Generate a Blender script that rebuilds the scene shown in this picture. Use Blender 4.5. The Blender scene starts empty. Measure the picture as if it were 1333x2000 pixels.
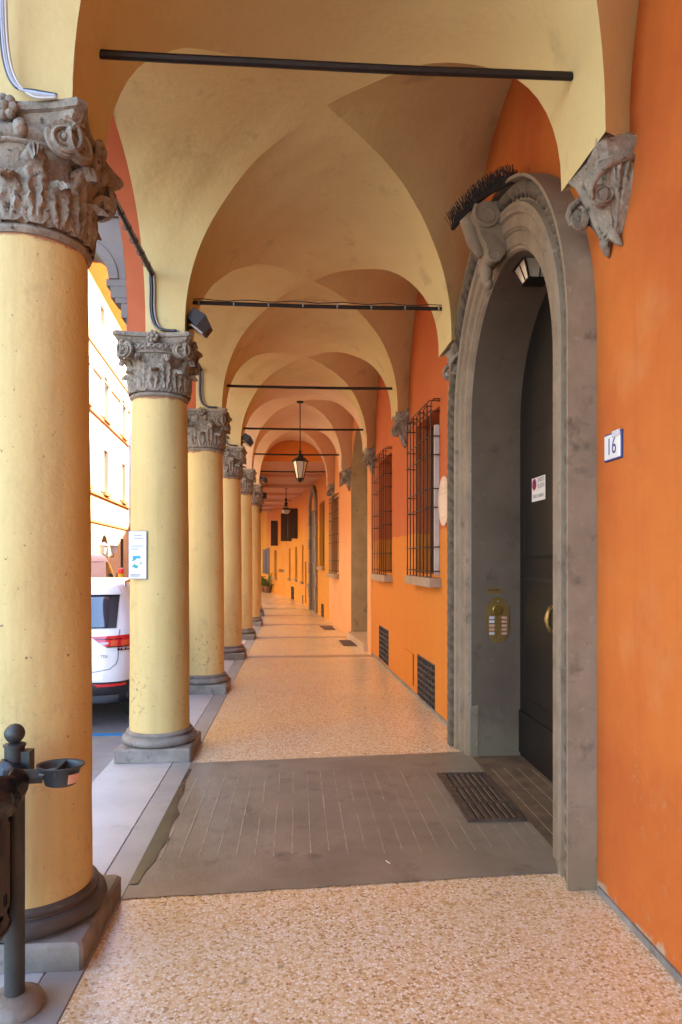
import bpy, math, random
from mathutils import Vector, Matrix
random.seed(7)
R = math.radians
pi = math.pi
sc = bpy.context.scene
col = sc.collection

# ------------------------------------------------------------------ camera, world, sun, exposure
YAW = R(3.73)
EYE = 1.7
FPX, CX, HOR = 1333.0, 666.5, 1092.0
cd = bpy.data.cameras.new('camera'); cam = bpy.data.objects.new('camera', cd); col.objects.link(cam)
cam.location = (0, 0, EYE); cam.rotation_euler = (R(90), 0, -YAW)
cd.sensor_fit = 'VERTICAL'; cd.sensor_height = 36; cd.lens = 24.0; cd.shift_y = 0.046
cd.clip_start = 0.05; cd.clip_end = 2000
sc.camera = cam

SUN_EL, SUN_AZ = R(56), R(93)          # azimuth from +Y towards +X
w = bpy.data.worlds.new('World'); sc.world = w; w.use_nodes = True
nt = w.node_tree; nt.nodes.clear()
sky = nt.nodes.new('ShaderNodeTexSky'); sky.sky_type = 'NISHITA'; sky.sun_disc = False
sky.sun_elevation = SUN_EL; sky.sun_rotation = SUN_AZ; sky.air_density = 1.0; sky.dust_density = 1.0
bg = nt.nodes.new('ShaderNodeBackground'); bg.inputs[1].default_value = 0.15
wo = nt.nodes.new('ShaderNodeOutputWorld')
nt.links.new(sky.outputs[0], bg.inputs[0]); nt.links.new(bg.outputs[0], wo.inputs[0])
sd = bpy.data.lights.new('sun', 'SUN'); sd.energy = 2.3; sd.angle = R(0.6); sd.color = (1, .965, .91)
sun = bpy.data.objects.new('sun', sd); col.objects.link(sun)
sv = Vector((math.sin(SUN_AZ)*math.cos(SUN_EL), math.cos(SUN_AZ)*math.cos(SUN_EL), math.sin(SUN_EL)))
sun.rotation_euler = (-sv).to_track_quat('-Z', 'Y').to_euler()
sun.location = (10, -5, 30)
sc.view_settings.view_transform = 'Standard'; sc.view_settings.look = 'None'
sc.view_settings.exposure = 3.5; sc.view_settings.gamma = 1
sc.view_settings.use_curve_mapping = False
try:
    sc.cycles.max_bounces = 9; sc.cycles.diffuse_bounces = 6; sc.cycles.glossy_bounces = 4
    sc.cycles.transmission_bounces = 4; sc.cycles.sample_clamp_indirect = 8
    sc.cycles.caustics_reflective = False; sc.cycles.caustics_refractive = False
    sc.cycles.use_denoising = True
except Exception: pass

# ------------------------------------------------------------------ pixel helpers (a pixel gives a direction; depth comes from what it touches)
CT, ST = math.cos(YAW), math.sin(YAW)
def unproj(u, v, zc):
    xc = (u-CX)/FPX*zc; z = EYE-(v-HOR)/FPX*zc
    return Vector((xc*CT+zc*ST, -xc*ST+zc*CT, z))
def depth(x, y): return x*ST+y*CT
def on_floor(u, v, z=0): return unproj(u, v, FPX*(EYE-z)/(v-HOR))

# ------------------------------------------------------------------ materials
MATS = {}
def mat(name, c1, c2=None, scale=3., rough=.8, bump=.15, bscale=70., metal=0., spots=None, spots2=None,
        cracks=None, streaks=None, scuff=None, trowel=0., zband=None, coat=0., spec=.5, detail=5, stretch=None, bdist=.004, transmission=0., alpha=1.):
    m = bpy.data.materials.new(name); m.use_nodes = True
    n = m.node_tree.nodes; l = m.node_tree.links
    b = n['Principled BSDF']; b.inputs['Roughness'].default_value = rough; b.inputs['Metallic'].default_value = metal
    b.inputs['Specular IOR Level'].default_value = spec
    if coat: b.inputs['Coat Weight'].default_value = coat; b.inputs['Coat Roughness'].default_value = .08
    if transmission: b.inputs['Transmission Weight'].default_value = transmission
    g = n.new('ShaderNodeNewGeometry'); pos = g.outputs['Position']
    def noise(s, d=detail, vec=None, rgh=.6):
        t = n.new('ShaderNodeTexNoise'); t.inputs['Scale'].default_value = s; t.inputs['Detail'].default_value = d
        t.inputs['Roughness'].default_value = rgh
        l.new(vec or pos, t.inputs['Vector']); return t.outputs['Fac']
    def ramp(f, a, bb):
        r = n.new('ShaderNodeMapRange'); r.inputs[1].default_value = a; r.inputs[2].default_value = bb
        r.clamp = True; l.new(f, r.inputs[0]); return r.outputs[0]
    def mix(f, a, bb):
        x = n.new('ShaderNodeMix'); x.data_type = 'RGBA'
        if isinstance(f, float): x.inputs[0].default_value = f
        else: l.new(f, x.inputs[0])
        for v, i in ((a, 6), (bb, 7)):
            if hasattr(v, 'is_output') or hasattr(v, 'links'): l.new(v, x.inputs[i])
            else: x.inputs[i].default_value = (*v, 1)
        return x.outputs[2]
    vec = None
    if stretch:
        mp = n.new('ShaderNodeVectorMath'); mp.operation = 'MULTIPLY'; mp.inputs[1].default_value = stretch
        l.new(pos, mp.inputs[0]); vec = mp.outputs[0]
    if c2 is None: c2 = tuple(x*.82 for x in c1)
    c = mix(ramp(noise(scale, vec=vec), .32, .68), c1, c2)
    if zband:      # (z, softness, colour, noise scale, noise amount, below?)
        z0, sf, cc, ns, na, below = zband
        sp = n.new('ShaderNodeSeparateXYZ'); l.new(pos, sp.inputs[0])
        ad = n.new('ShaderNodeMath'); ad.operation = 'MULTIPLY_ADD'; l.new(noise(ns), ad.inputs[0])
        ad.inputs[1].default_value = na; l.new(sp.outputs[2], ad.inputs[2])
        off = z0+na*.5
        f = ramp(ad.outputs[0], off+sf, off-sf) if below else ramp(ad.outputs[0], off-sf, off+sf)
        c = mix(f, c, cc)
    for s in (spots, spots2):
        if s:      # (colour, scale, lo, hi)
            c = mix(ramp(noise(s[1], 6), s[2], s[3]), c, s[0])
    if streaks:    # (colour, amount): rain and hand grime drawn out vertically
        mp2 = n.new('ShaderNodeVectorMath'); mp2.operation = 'MULTIPLY'; mp2.inputs[1].default_value = (7, 7, .55)
        l.new(pos, mp2.inputs[0])
        mm = n.new('ShaderNodeMath'); mm.operation = 'MULTIPLY'; mm.inputs[1].default_value = streaks[1]
        l.new(ramp(noise(1.0, 6, mp2.outputs[0], .7), .5, .8), mm.inputs[0]); c = mix(mm.outputs[0], c, streaks[0])
    if scuff:      # (z0, z1, colour, scale, lo, hi): kicked and rubbed marks at a height
        sp3 = n.new('ShaderNodeSeparateXYZ'); l.new(pos, sp3.inputs[0])
        m1 = n.new('ShaderNodeMath'); m1.operation = 'MULTIPLY'; l.new(ramp(sp3.outputs[2], scuff[0]-.1, scuff[0]+.1), m1.inputs[0]); l.new(ramp(sp3.outputs[2], scuff[1]+.2, scuff[1]-.2), m1.inputs[1])
        m2 = n.new('ShaderNodeMath'); m2.operation = 'MULTIPLY'; l.new(m1.outputs[0], m2.inputs[0]); l.new(ramp(noise(scuff[3], 8, None, .75), scuff[4], scuff[5]), m2.inputs[1])
        m4 = n.new('ShaderNodeMath'); m4.operation = 'MULTIPLY'; l.new(m2.outputs[0], m4.inputs[0]); l.new(ramp(noise(2.1, 2), .45, .6), m4.inputs[1])
        c = mix(m4.outputs[0], c, scuff[2])
    if cracks:     # (colour, scale, width)
        wv = n.new('ShaderNodeTexNoise'); wv.inputs['Scale'].default_value = 2.5; wv.inputs['Detail'].default_value = 6; l.new(pos, wv.inputs['Vector'])
        ma = n.new('ShaderNodeVectorMath'); ma.operation = 'MULTIPLY_ADD'; ma.inputs[1].default_value = (.5, .5, .5); l.new(wv.outputs['Color'], ma.inputs[0]); l.new(pos, ma.inputs[2])
        vo = n.new('ShaderNodeTexVoronoi'); vo.feature = 'DISTANCE_TO_EDGE'; vo.inputs['Scale'].default_value = cracks[1]; l.new(ma.outputs[0], vo.inputs['Vector'])
        mk = n.new('ShaderNodeMath'); mk.operation = 'MULTIPLY'; l.new(ramp(vo.outputs['Distance'], cracks[2], cracks[2]*.2), mk.inputs[0])
        l.new(ramp(noise(.9, 3), .50, .62), mk.inputs[1]); c = mix(mk.outputs[0], c, cracks[0])
    l.new(c, b.inputs['Base Color'])
    if bump:
        bp = n.new('ShaderNodeBump'); bp.inputs['Strength'].default_value = bump; bp.inputs['Distance'].default_value = bdist
        l.new(noise(bscale, 6), bp.inputs['Height']); out = bp.outputs[0]
        if trowel:
            b2 = n.new('ShaderNodeBump'); b2.inputs['Strength'].default_value = trowel; b2.inputs['Distance'].default_value = .03
            l.new(noise(5.5, 4), b2.inputs['Height']); l.new(out, b2.inputs['Normal']); out = b2.outputs[0]
        l.new(out, b.inputs['Normal'])
    MATS[name] = m
    return m

def terrazzo_mat():
    m = bpy.data.materials.new('terrazzo'); m.use_nodes = True
    n = m.node_tree.nodes; l = m.node_tree.links; b = n['Principled BSDF']
    g = n.new('ShaderNodeNewGeometry')
    v = n.new('ShaderNodeTexVoronoi'); v.inputs['Scale'].default_value = 80; l.new(g.outputs['Position'], v.inputs['Vector'])
    v.inputs['Randomness'].default_value = 1
    sp = n.new('ShaderNodeSeparateColor'); l.new(v.outputs['Color'], sp.inputs[0])
    cr = n.new('ShaderNodeValToRGB'); l.new(sp.outputs[0], cr.inputs[0])
    e = cr.color_ramp.elements; e[0].position = 0; e[0].color = (.30, .15, .05, 1); e[1].position = 1; e[1].color = (.93, .92, .87, 1)
    for p, c in ((.14, (.56, .33, .14)), (.32, (.80, .62, .37)), (.55, (.93, .88, .77)), (.8, (.74, .51, .26))):
        x = e.new(p); x.color = (*c, 1)
    v2 = n.new('ShaderNodeTexVoronoi'); v2.feature = 'DISTANCE_TO_EDGE'; v2.inputs['Scale'].default_value = 80
    l.new(g.outputs['Position'], v2.inputs['Vector'])
    mr = n.new('ShaderNodeMapRange'); mr.inputs[1].default_value = .02; mr.inputs[2].default_value = .13; l.new(v2.outputs['Distance'], mr.inputs[0])
    mx = n.new('ShaderNodeMix'); mx.data_type = 'RGBA'; l.new(mr.outputs[0], mx.inputs[0])
    mx.inputs[6].default_value = (.62, .43, .23, 1); l.new(cr.outputs[0], mx.inputs[7])
    no = n.new('ShaderNodeTexNoise'); no.inputs['Scale'].default_value = 1.3; no.inputs['Detail'].default_value = 6; l.new(g.outputs['Position'], no.inputs['Vector'])
    mr2 = n.new('ShaderNodeMapRange'); mr2.inputs[1].default_value = .3; mr2.inputs[2].default_value = .7; mr2.inputs[3].default_value = 0; mr2.inputs[4].default_value = .38
    l.new(no.outputs['Fac'], mr2.inputs[0])
    mx2 = n.new('ShaderNodeMix'); mx2.data_type = 'RGBA'; l.new(mr2.outputs[0], mx2.inputs[0])
    l.new(mx.outputs[2], mx2.inputs[6]); mx2.inputs[7].default_value = (.70, .52, .28, 1)
    n3 = n.new('ShaderNodeTexNoise'); n3.inputs['Scale'].default_value = 11; n3.inputs['Detail'].default_value = 3; l.new(g.outputs['Position'], n3.inputs['Vector'])
    m3 = n.new('ShaderNodeMapRange'); m3.inputs[1].default_value = .69; m3.inputs[2].default_value = .74; m3.inputs[4].default_value = .6; l.new(n3.outputs['Fac'], m3.inputs[0])
    mx3 = n.new('ShaderNodeMix'); mx3.data_type = 'RGBA'; l.new(m3.outputs[0], mx3.inputs[0]); l.new(mx2.outputs[2], mx3.inputs[6]); mx3.inputs[7].default_value = (.22, .16, .11, 1)
    l.new(mx3.outputs[2], b.inputs['Base Color'])
    mr3 = n.new('ShaderNodeMapRange'); mr3.inputs[3].default_value = .12; mr3.inputs[4].default_value = .34; b.inputs['Specular IOR Level'].default_value = .6; l.new(no.outputs['Fac'], mr3.inputs[0])
    l.new(mr3.outputs[0], b.inputs['Roughness'])
    bp = n.new('ShaderNodeBump'); bp.inputs['Strength'].default_value = .12; bp.inputs['Distance'].default_value = .002
    l.new(mr.outputs[0], bp.inputs['Height']); l.new(bp.outputs[0], b.inputs['Normal'])
    MATS['terrazzo'] = m
terrazzo_mat()
mat('ochre', (.67, .53, .245), (.61, .47, .205), 1.3, .85, .35, 26, spots=((.40, .29, .14), 3, .60, .80), spots2=((.30, .22, .12), 38, .70, .75), trowel=.25, bdist=.006)
mat('column_yellow', (.70, .52, .215), (.64, .46, .175), 1.7, .8, .4, 30, spots=((.46, .33, .16), 5, .62, .85), spots2=((.16, .11, .07), 34, .67, .71),
    zband=(3.066, .006, (.40, .18, .09), 11, .10, False), streaks=((.44, .31, .14), .6), scuff=(.3, 1.0, (.20, .15, .09), 24, .53, .66), trowel=.3, bdist=.006)
mat('salmon_vault', (.76, .53, .33), (.70, .47, .28), 2, .85, .3, 26)
mat('red_plaster', (.52, .13, .045), (.46, .105, .035), 2.4, .85, .35, 30)
mat('orange_plaster', (.60, .165, .020), (.46, .095, .010), .9, .8, .35, 24, spots=((.57, .205, .06), 2.2, .58, .86), spots2=((.55, .36, .22), 60, .73, .76),
    zband=(.02, .03, (.46, .33, .21), 8, .50, True), streaks=((.42, .095, .012), .45), scuff=(.1, .9, (.44, .22, .10), 14, .56, .68), trowel=.3, bdist=.006)
mat('orange_repainted', (.54, .125, .022), (.48, .10, .018), 1.1, .8, .35, 24, zband=(2.02, .01, (.64, .205, .014), 1.2, .12, True), streaks=((.46, .10, .015), .2), trowel=.3, bdist=.006)
mat('salmon_plaster', (.80, .42, .19), (.74, .36, .15), 1.5, .85, .3, 24, zband=(2.2, .3, (.70, .29, .10), 1, .3, False))
mat('amber_plaster', (.72, .33, .03), (.66, .27, .025), 1.2, .85, .25, 24, zband=(2.9, .3, (.66, .22, .035), 1, .3, False))
mat('yellow_plaster', (.78, .42, .03), (.7, .34, .03), 1.2, .85, .2, 24)
mat('pale_ceiling', (.70, .42, .27), (.64, .37, .22), 1, .85, .2, 24)
mat('stone', (.37, .315, .245), (.20, .165, .125), 11, .9, 1.0, 38, spots=((.085, .065, .048), 26, .58, .68), spots2=((.50, .45, .37), 17, .60, .72), bdist=.014)
mat('base_stone', (.30, .27, .235), (.17, .15, .125), 6, .7, .5, 40, spots=((.10, .085, .07), 9, .58, .72), bdist=.008)
mat('dark_base', (.10, .08, .068), (.065, .05, .043), 7, .5, .5, 40, spots=((.22, .18, .15), 12, .62, .75), bdist=.006)
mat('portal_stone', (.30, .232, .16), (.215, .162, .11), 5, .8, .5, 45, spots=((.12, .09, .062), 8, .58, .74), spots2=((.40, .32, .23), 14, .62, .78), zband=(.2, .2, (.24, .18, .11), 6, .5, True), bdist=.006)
mat('rope_stone', (.17, .13, .085), (.08, .06, .04), 12, .85, .5, 60, bdist=.006)
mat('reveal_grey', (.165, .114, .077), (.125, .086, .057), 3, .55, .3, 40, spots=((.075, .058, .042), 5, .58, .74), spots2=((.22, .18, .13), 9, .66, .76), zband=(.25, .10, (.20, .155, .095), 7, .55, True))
mat('door_paint', (.013, .0095, .007), (.007, .005, .004), 4, .5, .35, 50, stretch=(5, 5, .35), spec=.3)
mat('slab_grey', (.285, .245, .185), (.195, .165, .125), 2.1, .42, .4, 70, spots=((.12, .10, .085), 4, .57, .75), spots2=((.34, .30, .265), 60, .68, .78), trowel=.15)
mat('groove', (.54, .47, .39), (.30, .26, .21), 9, .8, 0)
mat('door_tan', (.46, .33, .17), (.34, .235, .115), 3, .7, .3, 40, spots=((.16, .11, .06), 5, .6, .75))
mat('threshold_brown', (.19, .13, .075), (.09, .062, .04), 5, .7, .4, 40, spots=((.28, .23, .17), 6, .62, .8))
mat('pavement', (.50, .495, .49), (.40, .395, .39), 1.8, .5, .3, 90, spots=((.28, .27, .265), 4, .6, .78))
mat('kerb_stone', (.37, .36, .345), (.28, .27, .26), 2.2, .45, .3, 90, spots=((.2, .19, .185), 4, .6, .78))
mat('road', (.27, .265, .26), (.20, .197, .195), 3, .75, .5, 160, spots=((.2, .2, .2), 90, .62, .75))
mat('puddle', (.105, .08, .058), (.08, .06, .044), 5, .16, 0, spec=.35)
mat('dark_band', (.46, .34, .24), (.38, .27, .19), 6, .4, .1, 90)
mat('iron', (.020, .016, .014), (.032, .022, .017), 12, .55, .3, 60, metal=.5)
mat('grate_iron', (.14, .10, .075), (.07, .05, .04), 14, .55, .4, 60, metal=.3)
mat('rust_grille', (.055, .035, .025), (.09, .05, .03), 20, .6, .2, 60, metal=.3)
mat('bin_metal', (.045, .05, .05), (.07, .07, .065), 8, .5, .2, 60, metal=.4)
mat('bin_brown', (.06, .048, .04), (.04, .032, .027), 8, .55, .2, 60, metal=.3)
mat('bag', (.012, .012, .016), None, 8, .22, .6, 14, bdist=.02)
mat('black', (.010, .009, .009), None, 8, .6, 0)
mat('dark_room', (.018, .012, .009), None, 8, .7, 0)
mat('shutter_brown', (.045, .026, .018), (.035, .02, .014), 6, .6, .2, 60)
mat('wood_brown', (.16, .06, .03), (.12, .045, .022), 6, .6, .2, 60)
mat('window_white', (.62, .58, .54), None, 6, .5, 0)
mat('sill_stone', (.42, .30, .20), (.34, .235, .155), 8, .8, .4, 60)
mat('brass', (.50, .31, .07), (.38, .22, .05), 14, .34, .1, 60, metal=.9)
mat('brass_dull', (.42, .25, .075), None, 14, .45, .1, 60, metal=.8)
mat('white_enamel', (.80, .78, .74), (.74, .71, .66), 10, .35, 0)
mat('blue_ink', (.02, .045, .20), None, 10, .5, 0)
mat('black_ink', (.02, .02, .02), None, 10, .6, 0)
mat('red_ink', (.55, .02, .025), None, 10, .5, 0)
mat('grey_ink', (.42, .44, .46), None, 10, .6, 0)
mat('sky_blue', (.03, .36, .62), None, 10, .5, 0)
mat('teal', (.03, .36, .34), None, 10, .5, 0)
mat('plaque_glass', (.62, .43, .29), (.56, .38, .25), 6, .3, 0, coat=.3)
mat('plaque_ink', (.80, .66, .50), None, 6, .5, 0)
mat('label_pink', (.72, .36, .24), None, 6, .5, 0)
mat('label_white', (.66, .62, .66), None, 6, .5, 0)
mat('cable_grey', (.36, .34, .33), None, 8, .5, 0)
mat('cable_black', (.02, .02, .022), None, 8, .4, 0)
mat('cable_blue', (.42, .46, .60), None, 8, .4, 0)
mat('lamp_brown', (.045, .03, .026), None, 8, .45, 0, metal=.3)
mat('lamp_glass', (.80, .66, .48), (.72, .58, .4), 6, .2, 0, transmission=.25)
mat('lamp_frost', (.50, .45, .42), None, 6, .3, 0)
mat('car_white', (.78, .78, .80), (.77, .77, .79), 3, .3, 0, coat=.8)
mat('car_black', (.018, .018, .02), None, 3, .45, 0)
mat('car_grey', (.10, .105, .115), None, 3, .4, 0)
mat('car_glass', (.02, .035, .05), None, 3, .05, 0, spec=1.0, coat=1.0)
mat('lamp_red', (.72, .02, .03), (.6, .015, .02), 9, .12, 0, coat=.8)
mat('lamp_orange', (.75, .10, .04), None, 9, .2, 0, coat=.6)
mat('lamp_dark', (.10, .012, .02), None, 9, .15, 0, coat=.8)
mat('chrome', (.6, .6, .62), None, 9, .15, 0, metal=1.0)
mat('tyre', (.015, .015, .015), None, 9, .8, 0)
mat('van_white', (.74, .72, .73), (.70, .68, .69), 3, .35, 0, coat=.4)
mat('palazzo', (.60, .47, .28), (.56, .43, .24), .8, .85, .1, 10)
mat('palazzo_low', (.58, .40, .21), (.53, .36, .18), .8, .85, .1, 10)
mat('eaves_orange', (.62, .30, .05), (.56, .26, .04), 2, .8, 0)
mat('string_orange', (.52, .25, .07), None, 2, .8, 0)
mat('pale_house', (.75, .70, .62), None, 1, .85, 0)
mat('grey_stone', (.19, .172, .15), (.15, .135, .12), 3, .8, .3, 40)
mat('gutter', (.22, .22, .24), None, 3, .4, 0, metal=.5)
mat('leaf_green', (.10, .17, .03), (.06, .11, .02), 9, .6, 0)
mat('pot', (.25, .12, .06), None, 9, .8, 0)
mat('blue_paint', (.02, .22, .55), (.05, .25, .5), 9, .6, 0)
mat('signal_red', (.75, .03, .03), None, 9, .3, 0)
mat('signal_yellow', (.80, .48, .03), None, 9, .3, 0)
mat('marble_step', (.62, .46, .34), (.5, .36, .26), 4, .5, .2, 40)
mat('mat_brown', (.14, .085, .06), (.10, .06, .045), 60, .9, .3, 90)
mat('butt', (.8, .7, .55), None, 6, .6, 0)

# ------------------------------------------------------------------ mesh builder
ORG = {}
def origin(p): return ORG.get(p.name, Vector((0, 0, 0))) if p else Vector((0, 0, 0))

class MB:
    def __init__(s): s.v = []; s.f = []
    def face(s, pts):
        i = len(s.v); s.v += [tuple(p) for p in pts]; s.f.append(tuple(range(i, i+len(pts))))
    def box(s, x0, x1, y0, y1, z0, z1):
        i = len(s.v)
        s.v += [(x, y, z) for z in (z0, z1) for y in (y0, y1) for x in (x0, x1)]
        for q in ((0, 2, 3, 1), (4, 5, 7, 6), (0, 1, 5, 4), (2, 6, 7, 3), (0, 4, 6, 2), (1, 3, 7, 5)):
            s.f.append(tuple(i+k for k in q))
        return s
    def bbox(s, x0, x1, y0, y1, z0, z1, b=.01):      # bevelled box (chamfered vertical and top edges)
        def ring(e, z): return [(x0+e+b, y0+e, z), (x1-e-b, y0+e, z), (x1-e, y0+e+b, z), (x1-e, y1-e-b, z), (x1-e-b, y1-e, z), (x0+e+b, y1-e, z), (x0+e, y1-e-b, z), (x0+e, y0+e+b, z)]
        s.loft([ring(0, z0), ring(0, z1-b), ring(b, z1)], cap=True); return s
    def loft(s, rings, cap=True, closed=True):
        i = len(s.v); n = len(rings[0])
        for r in rings: s.v += [tuple(p) for p in r]
        m = n if closed else n-1
        for a in range(len(rings)-1):
            for k in range(m):
                k2 = (k+1) % n
                s.f.append((i+a*n+k, i+a*n+k2, i+(a+1)*n+k2, i+(a+1)*n+k))
        if cap:
            s.f.append(tuple(i+k for k in reversed(range(n))))
            s.f.append(tuple(i+(len(rings)-1)*n+k for k in range(n)))
        return s
    def lathe(s, prof, n=32, c=(0, 0, 0), cap=True):
        s.loft([[(c[0]+r*math.cos(2*pi*k/n), c[1]+r*math.sin(2*pi*k/n), c[2]+z) for k in range(n)] for r, z in prof], cap); return s
    def tube(s, pts, r, n=8, cap=True, rb=None):
        pts = [Vector(p) for p in pts]; rings = []; up = None
        for i, p in enumerate(pts):
            t = (pts[min(i+1, len(pts)-1)]-pts[max(i-1, 0)])
            if t.length < 1e-9: t = Vector((0, 0, 1))
            t.normalize()
            if up is None: up = Vector((0, 0, 1)) if abs(t.z) < .9 else Vector((1, 0, 0))
            a = t.cross(up); a.normalize(); b = a.cross(t); b.normalize(); up = b
            rr = r[i] if isinstance(r, (list, tuple)) else r
            rings.append([p+a*(rr*math.cos(2*pi*k/n))+b*((rb or rr)*math.sin(2*pi*k/n)) for k in range(n)])
        s.loft(rings, cap); return s
    def sphere(s, c, rx, ry=None, rz=None, n=10, m=7):
        ry = ry or rx; rz = rz or rx
        s.loft([[(c[0]+rx*math.sin(pi*(j+.02)/(m+.04))*math.cos(2*pi*k/n), c[1]+ry*math.sin(pi*(j+.02)/(m+.04))*math.sin(2*pi*k/n), c[2]-rz*math.cos(pi*(j+.02)/(m+.04))) for k in range(n)] for j in range(m+1)]); return s
    def grid(s, fn, nu, nv):
        i = len(s.v)
        for a in range(nu+1):
            for b in range(nv+1): s.v.append(tuple(fn(a/nu, b/nv)))
        for a in range(nu):
            for b in range(nv):
                k = i+a*(nv+1)+b; s.f.append((k, k+1, k+nv+2, k+nv+1))
        return s
    def map(s, fn, i0=0):
        for k in range(i0, len(s.v)): s.v[k] = tuple(fn(*s.v[k]))
        return s
    def add(s, o):
        i = len(s.v); s.v += o.v; s.f += [tuple(i+k for k in q) for q in o.f]; return s
    def build(s, name, m, parent=None, smooth=False, local=False):
        off = Vector((0, 0, 0)) if local else origin(parent)
        me = bpy.data.meshes.new(name)
        me.from_pydata([(x-off.x, y-off.y, z-off.z) for x, y, z in s.v], [], s.f)
        me.materials.append(MATS[m])
        if smooth:
            me.polygons.foreach_set('use_smooth', [True]*len(me.polygons))
            if smooth is not True:
                try: me.set_sharp_from_angle(angle=R(smooth))
                except Exception: pass
        me.update()
        o = bpy.data.objects.new(name, me); col.objects.link(o)
        if parent: o.parent = parent; ORG[o.name] = off if not local else origin(parent)
        return o

def smooth_path(P, k=6):
    P = [Vector(p) for p in P]; out = []
    for i in range(len(P)-1):
        a, b, c, d = P[max(0, i-1)], P[i], P[i+1], P[min(len(P)-1, i+2)]
        for j in range(k):
            t = j/k; out.append(.5*((2*b)+(c-a)*t+(2*a-5*b+4*c-d)*t*t+(3*b-a-3*c+d)*t**3))
    return out+[P[-1]]
def tag(o, label=None, cat=None, group=None, kind=None):
    if label: o['label'] = label
    if cat: o['category'] = cat
    if group: o['group'] = group
    if kind: o['kind'] = kind
    return o
def thing(name, label, cat, loc=(0, 0, 0), group=None):
    o = bpy.data.objects.new(name, None); col.objects.link(o); o.location = loc; o.empty_display_size = .1
    ORG[o.name] = Vector(loc); return tag(o, label, cat, group)
def copy_tree(o, parent=None):
    c = o.copy(); col.objects.link(c); c.parent = parent
    for k in ('label',):
        if k in c.keys() and parent is None: del c[k]
    for ch in list(o.children): copy_tree(ch, c)
    return c
def text(body, size, loc, rot, m, parent, name='lettering', sx=1.):
    cu = bpy.data.curves.new(name, 'FONT'); cu.body = body; cu.size = size; cu.align_x = 'CENTER'; cu.align_y = 'CENTER'
    cu.materials.append(MATS[m]); cu.resolution_u = 3
    tmp = bpy.data.objects.new(name, cu); col.objects.link(tmp)
    me = bpy.data.meshes.new_from_object(tmp.evaluated_get(bpy.context.evaluated_depsgraph_get()))
    bpy.data.objects.remove(tmp); me.materials.clear(); me.materials.append(MATS[m])
    o = bpy.data.objects.new(name, me); col.objects.link(o); o.parent = parent
    o.location = Vector(loc)-origin(parent); o.rotation_euler = rot; o.scale = (sx, 1, 1); return o
ROT_WALL = (R(90), 0, R(-90))      # reads on a face that looks towards -X
ROT_FRONT = (R(90), 0, 0)          # reads on a face that looks towards -Y

# ------------------------------------------------------------------ plan of the place
WALL = [(-8.7, 1.54), (6.9, 1.54), (12.1, 1.345), (18.8, .895), (25.7, .26), (31.9, -.56), (36, -1.55), (46, -4.6)]
def wx(y):
    for (a, xa), (b, xb) in zip(WALL, WALL[1:]):
        if y <= b: return xa+(xb-xa)*(y-a)/(b-a)
    return WALL[-1][1]
XLE = -.945                                          # pier faces towards the portico
def xr(y):
    P = [(-10, 1.38), (3.2, 1.37), (6.1, 1.34), (9, 1.30), (11.9, 1.2), (14.8, .95), (17.7, .78), (30, .2)]
    for (a, xa), (b, xb) in zip(P, P[1:]):
        if y <= b: return xa+(xb-xa)*(y-a)/(b-a)
    return .2
COLY = [-8.4, -5.5, -2.6, .3, 3.2, 6.1, 9.0, 11.9, 14.8, 17.7]
SPR, RISE, HB = 3.6, 1.18, 1.2
def fs(t, n=2.3): return max(0., 1-min(1, abs(t))**n)**(1/n)

def seg_frame(y0, y1, x0=None, x1=None):
    p0 = Vector((wx(y0) if x0 is None else x0, y0, 0)); p1 = Vector((wx(y1) if x1 is None else x1, y1, 0))
    t = (p1-p0).normalized(); nn = Vector((-t.y, t.x, 0))     # nn points into the portico
    return p0, t, nn, (p1-p0).length
def W(fr):
    p0, t, nn, L = fr
    return lambda s, d, z: (p0.x+t.x*s+nn.x*d, p0.y+t.y*s+nn.y*d, z)
def s_at(fr, u, d=0):                       # where the view plane of column u crosses the wall
    p0, t, nn, L = fr
    k = (u-CX)/FPX
    dv = Vector((k*CT+ST, -k*ST+CT, 0)); q = p0+nn*d
    den = dv.x*t.y-dv.y*t.x
    lam = (q.x*t.y-q.y*t.x)/den
    return (dv*lam-q).dot(t)
def z_at(fr, s, v, d=0):
    p = W(fr)(s, d, 0); return EYE-(v-HOR)/FPX*depth(p[0], p[1])

def wall_mesh(fr, z0, z1, holes, n=1):
    """flat wall in its own frame with openings [(sa, sb, bottom, top or function, slices)]"""
    L = fr[3]; cuts = {0., L}
    for sa, sb, zb, zt, k in holes:
        for i in range(k+1): cuts.add(sa+(sb-sa)*i/k)
    cuts = sorted(cuts); m = MB(); f = W(fr)
    for a, b in zip(cuts, cuts[1:]):
        if b-a < 1e-6: continue
        mid = (a+b)/2; hs = sorted([h for h in holes if h[0]-1e-6 <= mid <= h[1]+1e-6], key=lambda h: h[2])
        lo_a = lo_b = z0
        for h in hs:
            if h[2] > max(lo_a, lo_b)+1e-5: m.face([f(a, 0, lo_a), f(b, 0, lo_b), f(b, 0, h[2]), f(a, 0, h[2])])
            g = h[3] if callable(h[3]) else (lambda q, z=h[3]: z)
            lo_a, lo_b = g(a), g(b)
        m.face([f(a, 0, lo_a), f(b, 0, lo_b), f(b, 0, z1), f(a, 0, z1)])
    return m
def reveal(fr, sa, sb, zb, zt, dep, mb=None):       # box recess sides + back
    m = mb or MB(); f = W(fr)
    for q in (((sa, 0, zb), (sb, 0, zb), (sb, -dep, zb), (sa, -dep, zb)), ((sa, 0, zt), (sb, 0, zt), (sb, -dep, zt), (sa, -dep, zt)),
              ((sa, 0, zb), (sa, 0, zt), (sa, -dep, zt), (sa, -dep, zb)), ((sb, 0, zb), (sb, 0, zt), (sb, -dep, zt), (sb, -dep, zb))):
        m.face([f(*p) for p in q])
    return m
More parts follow.
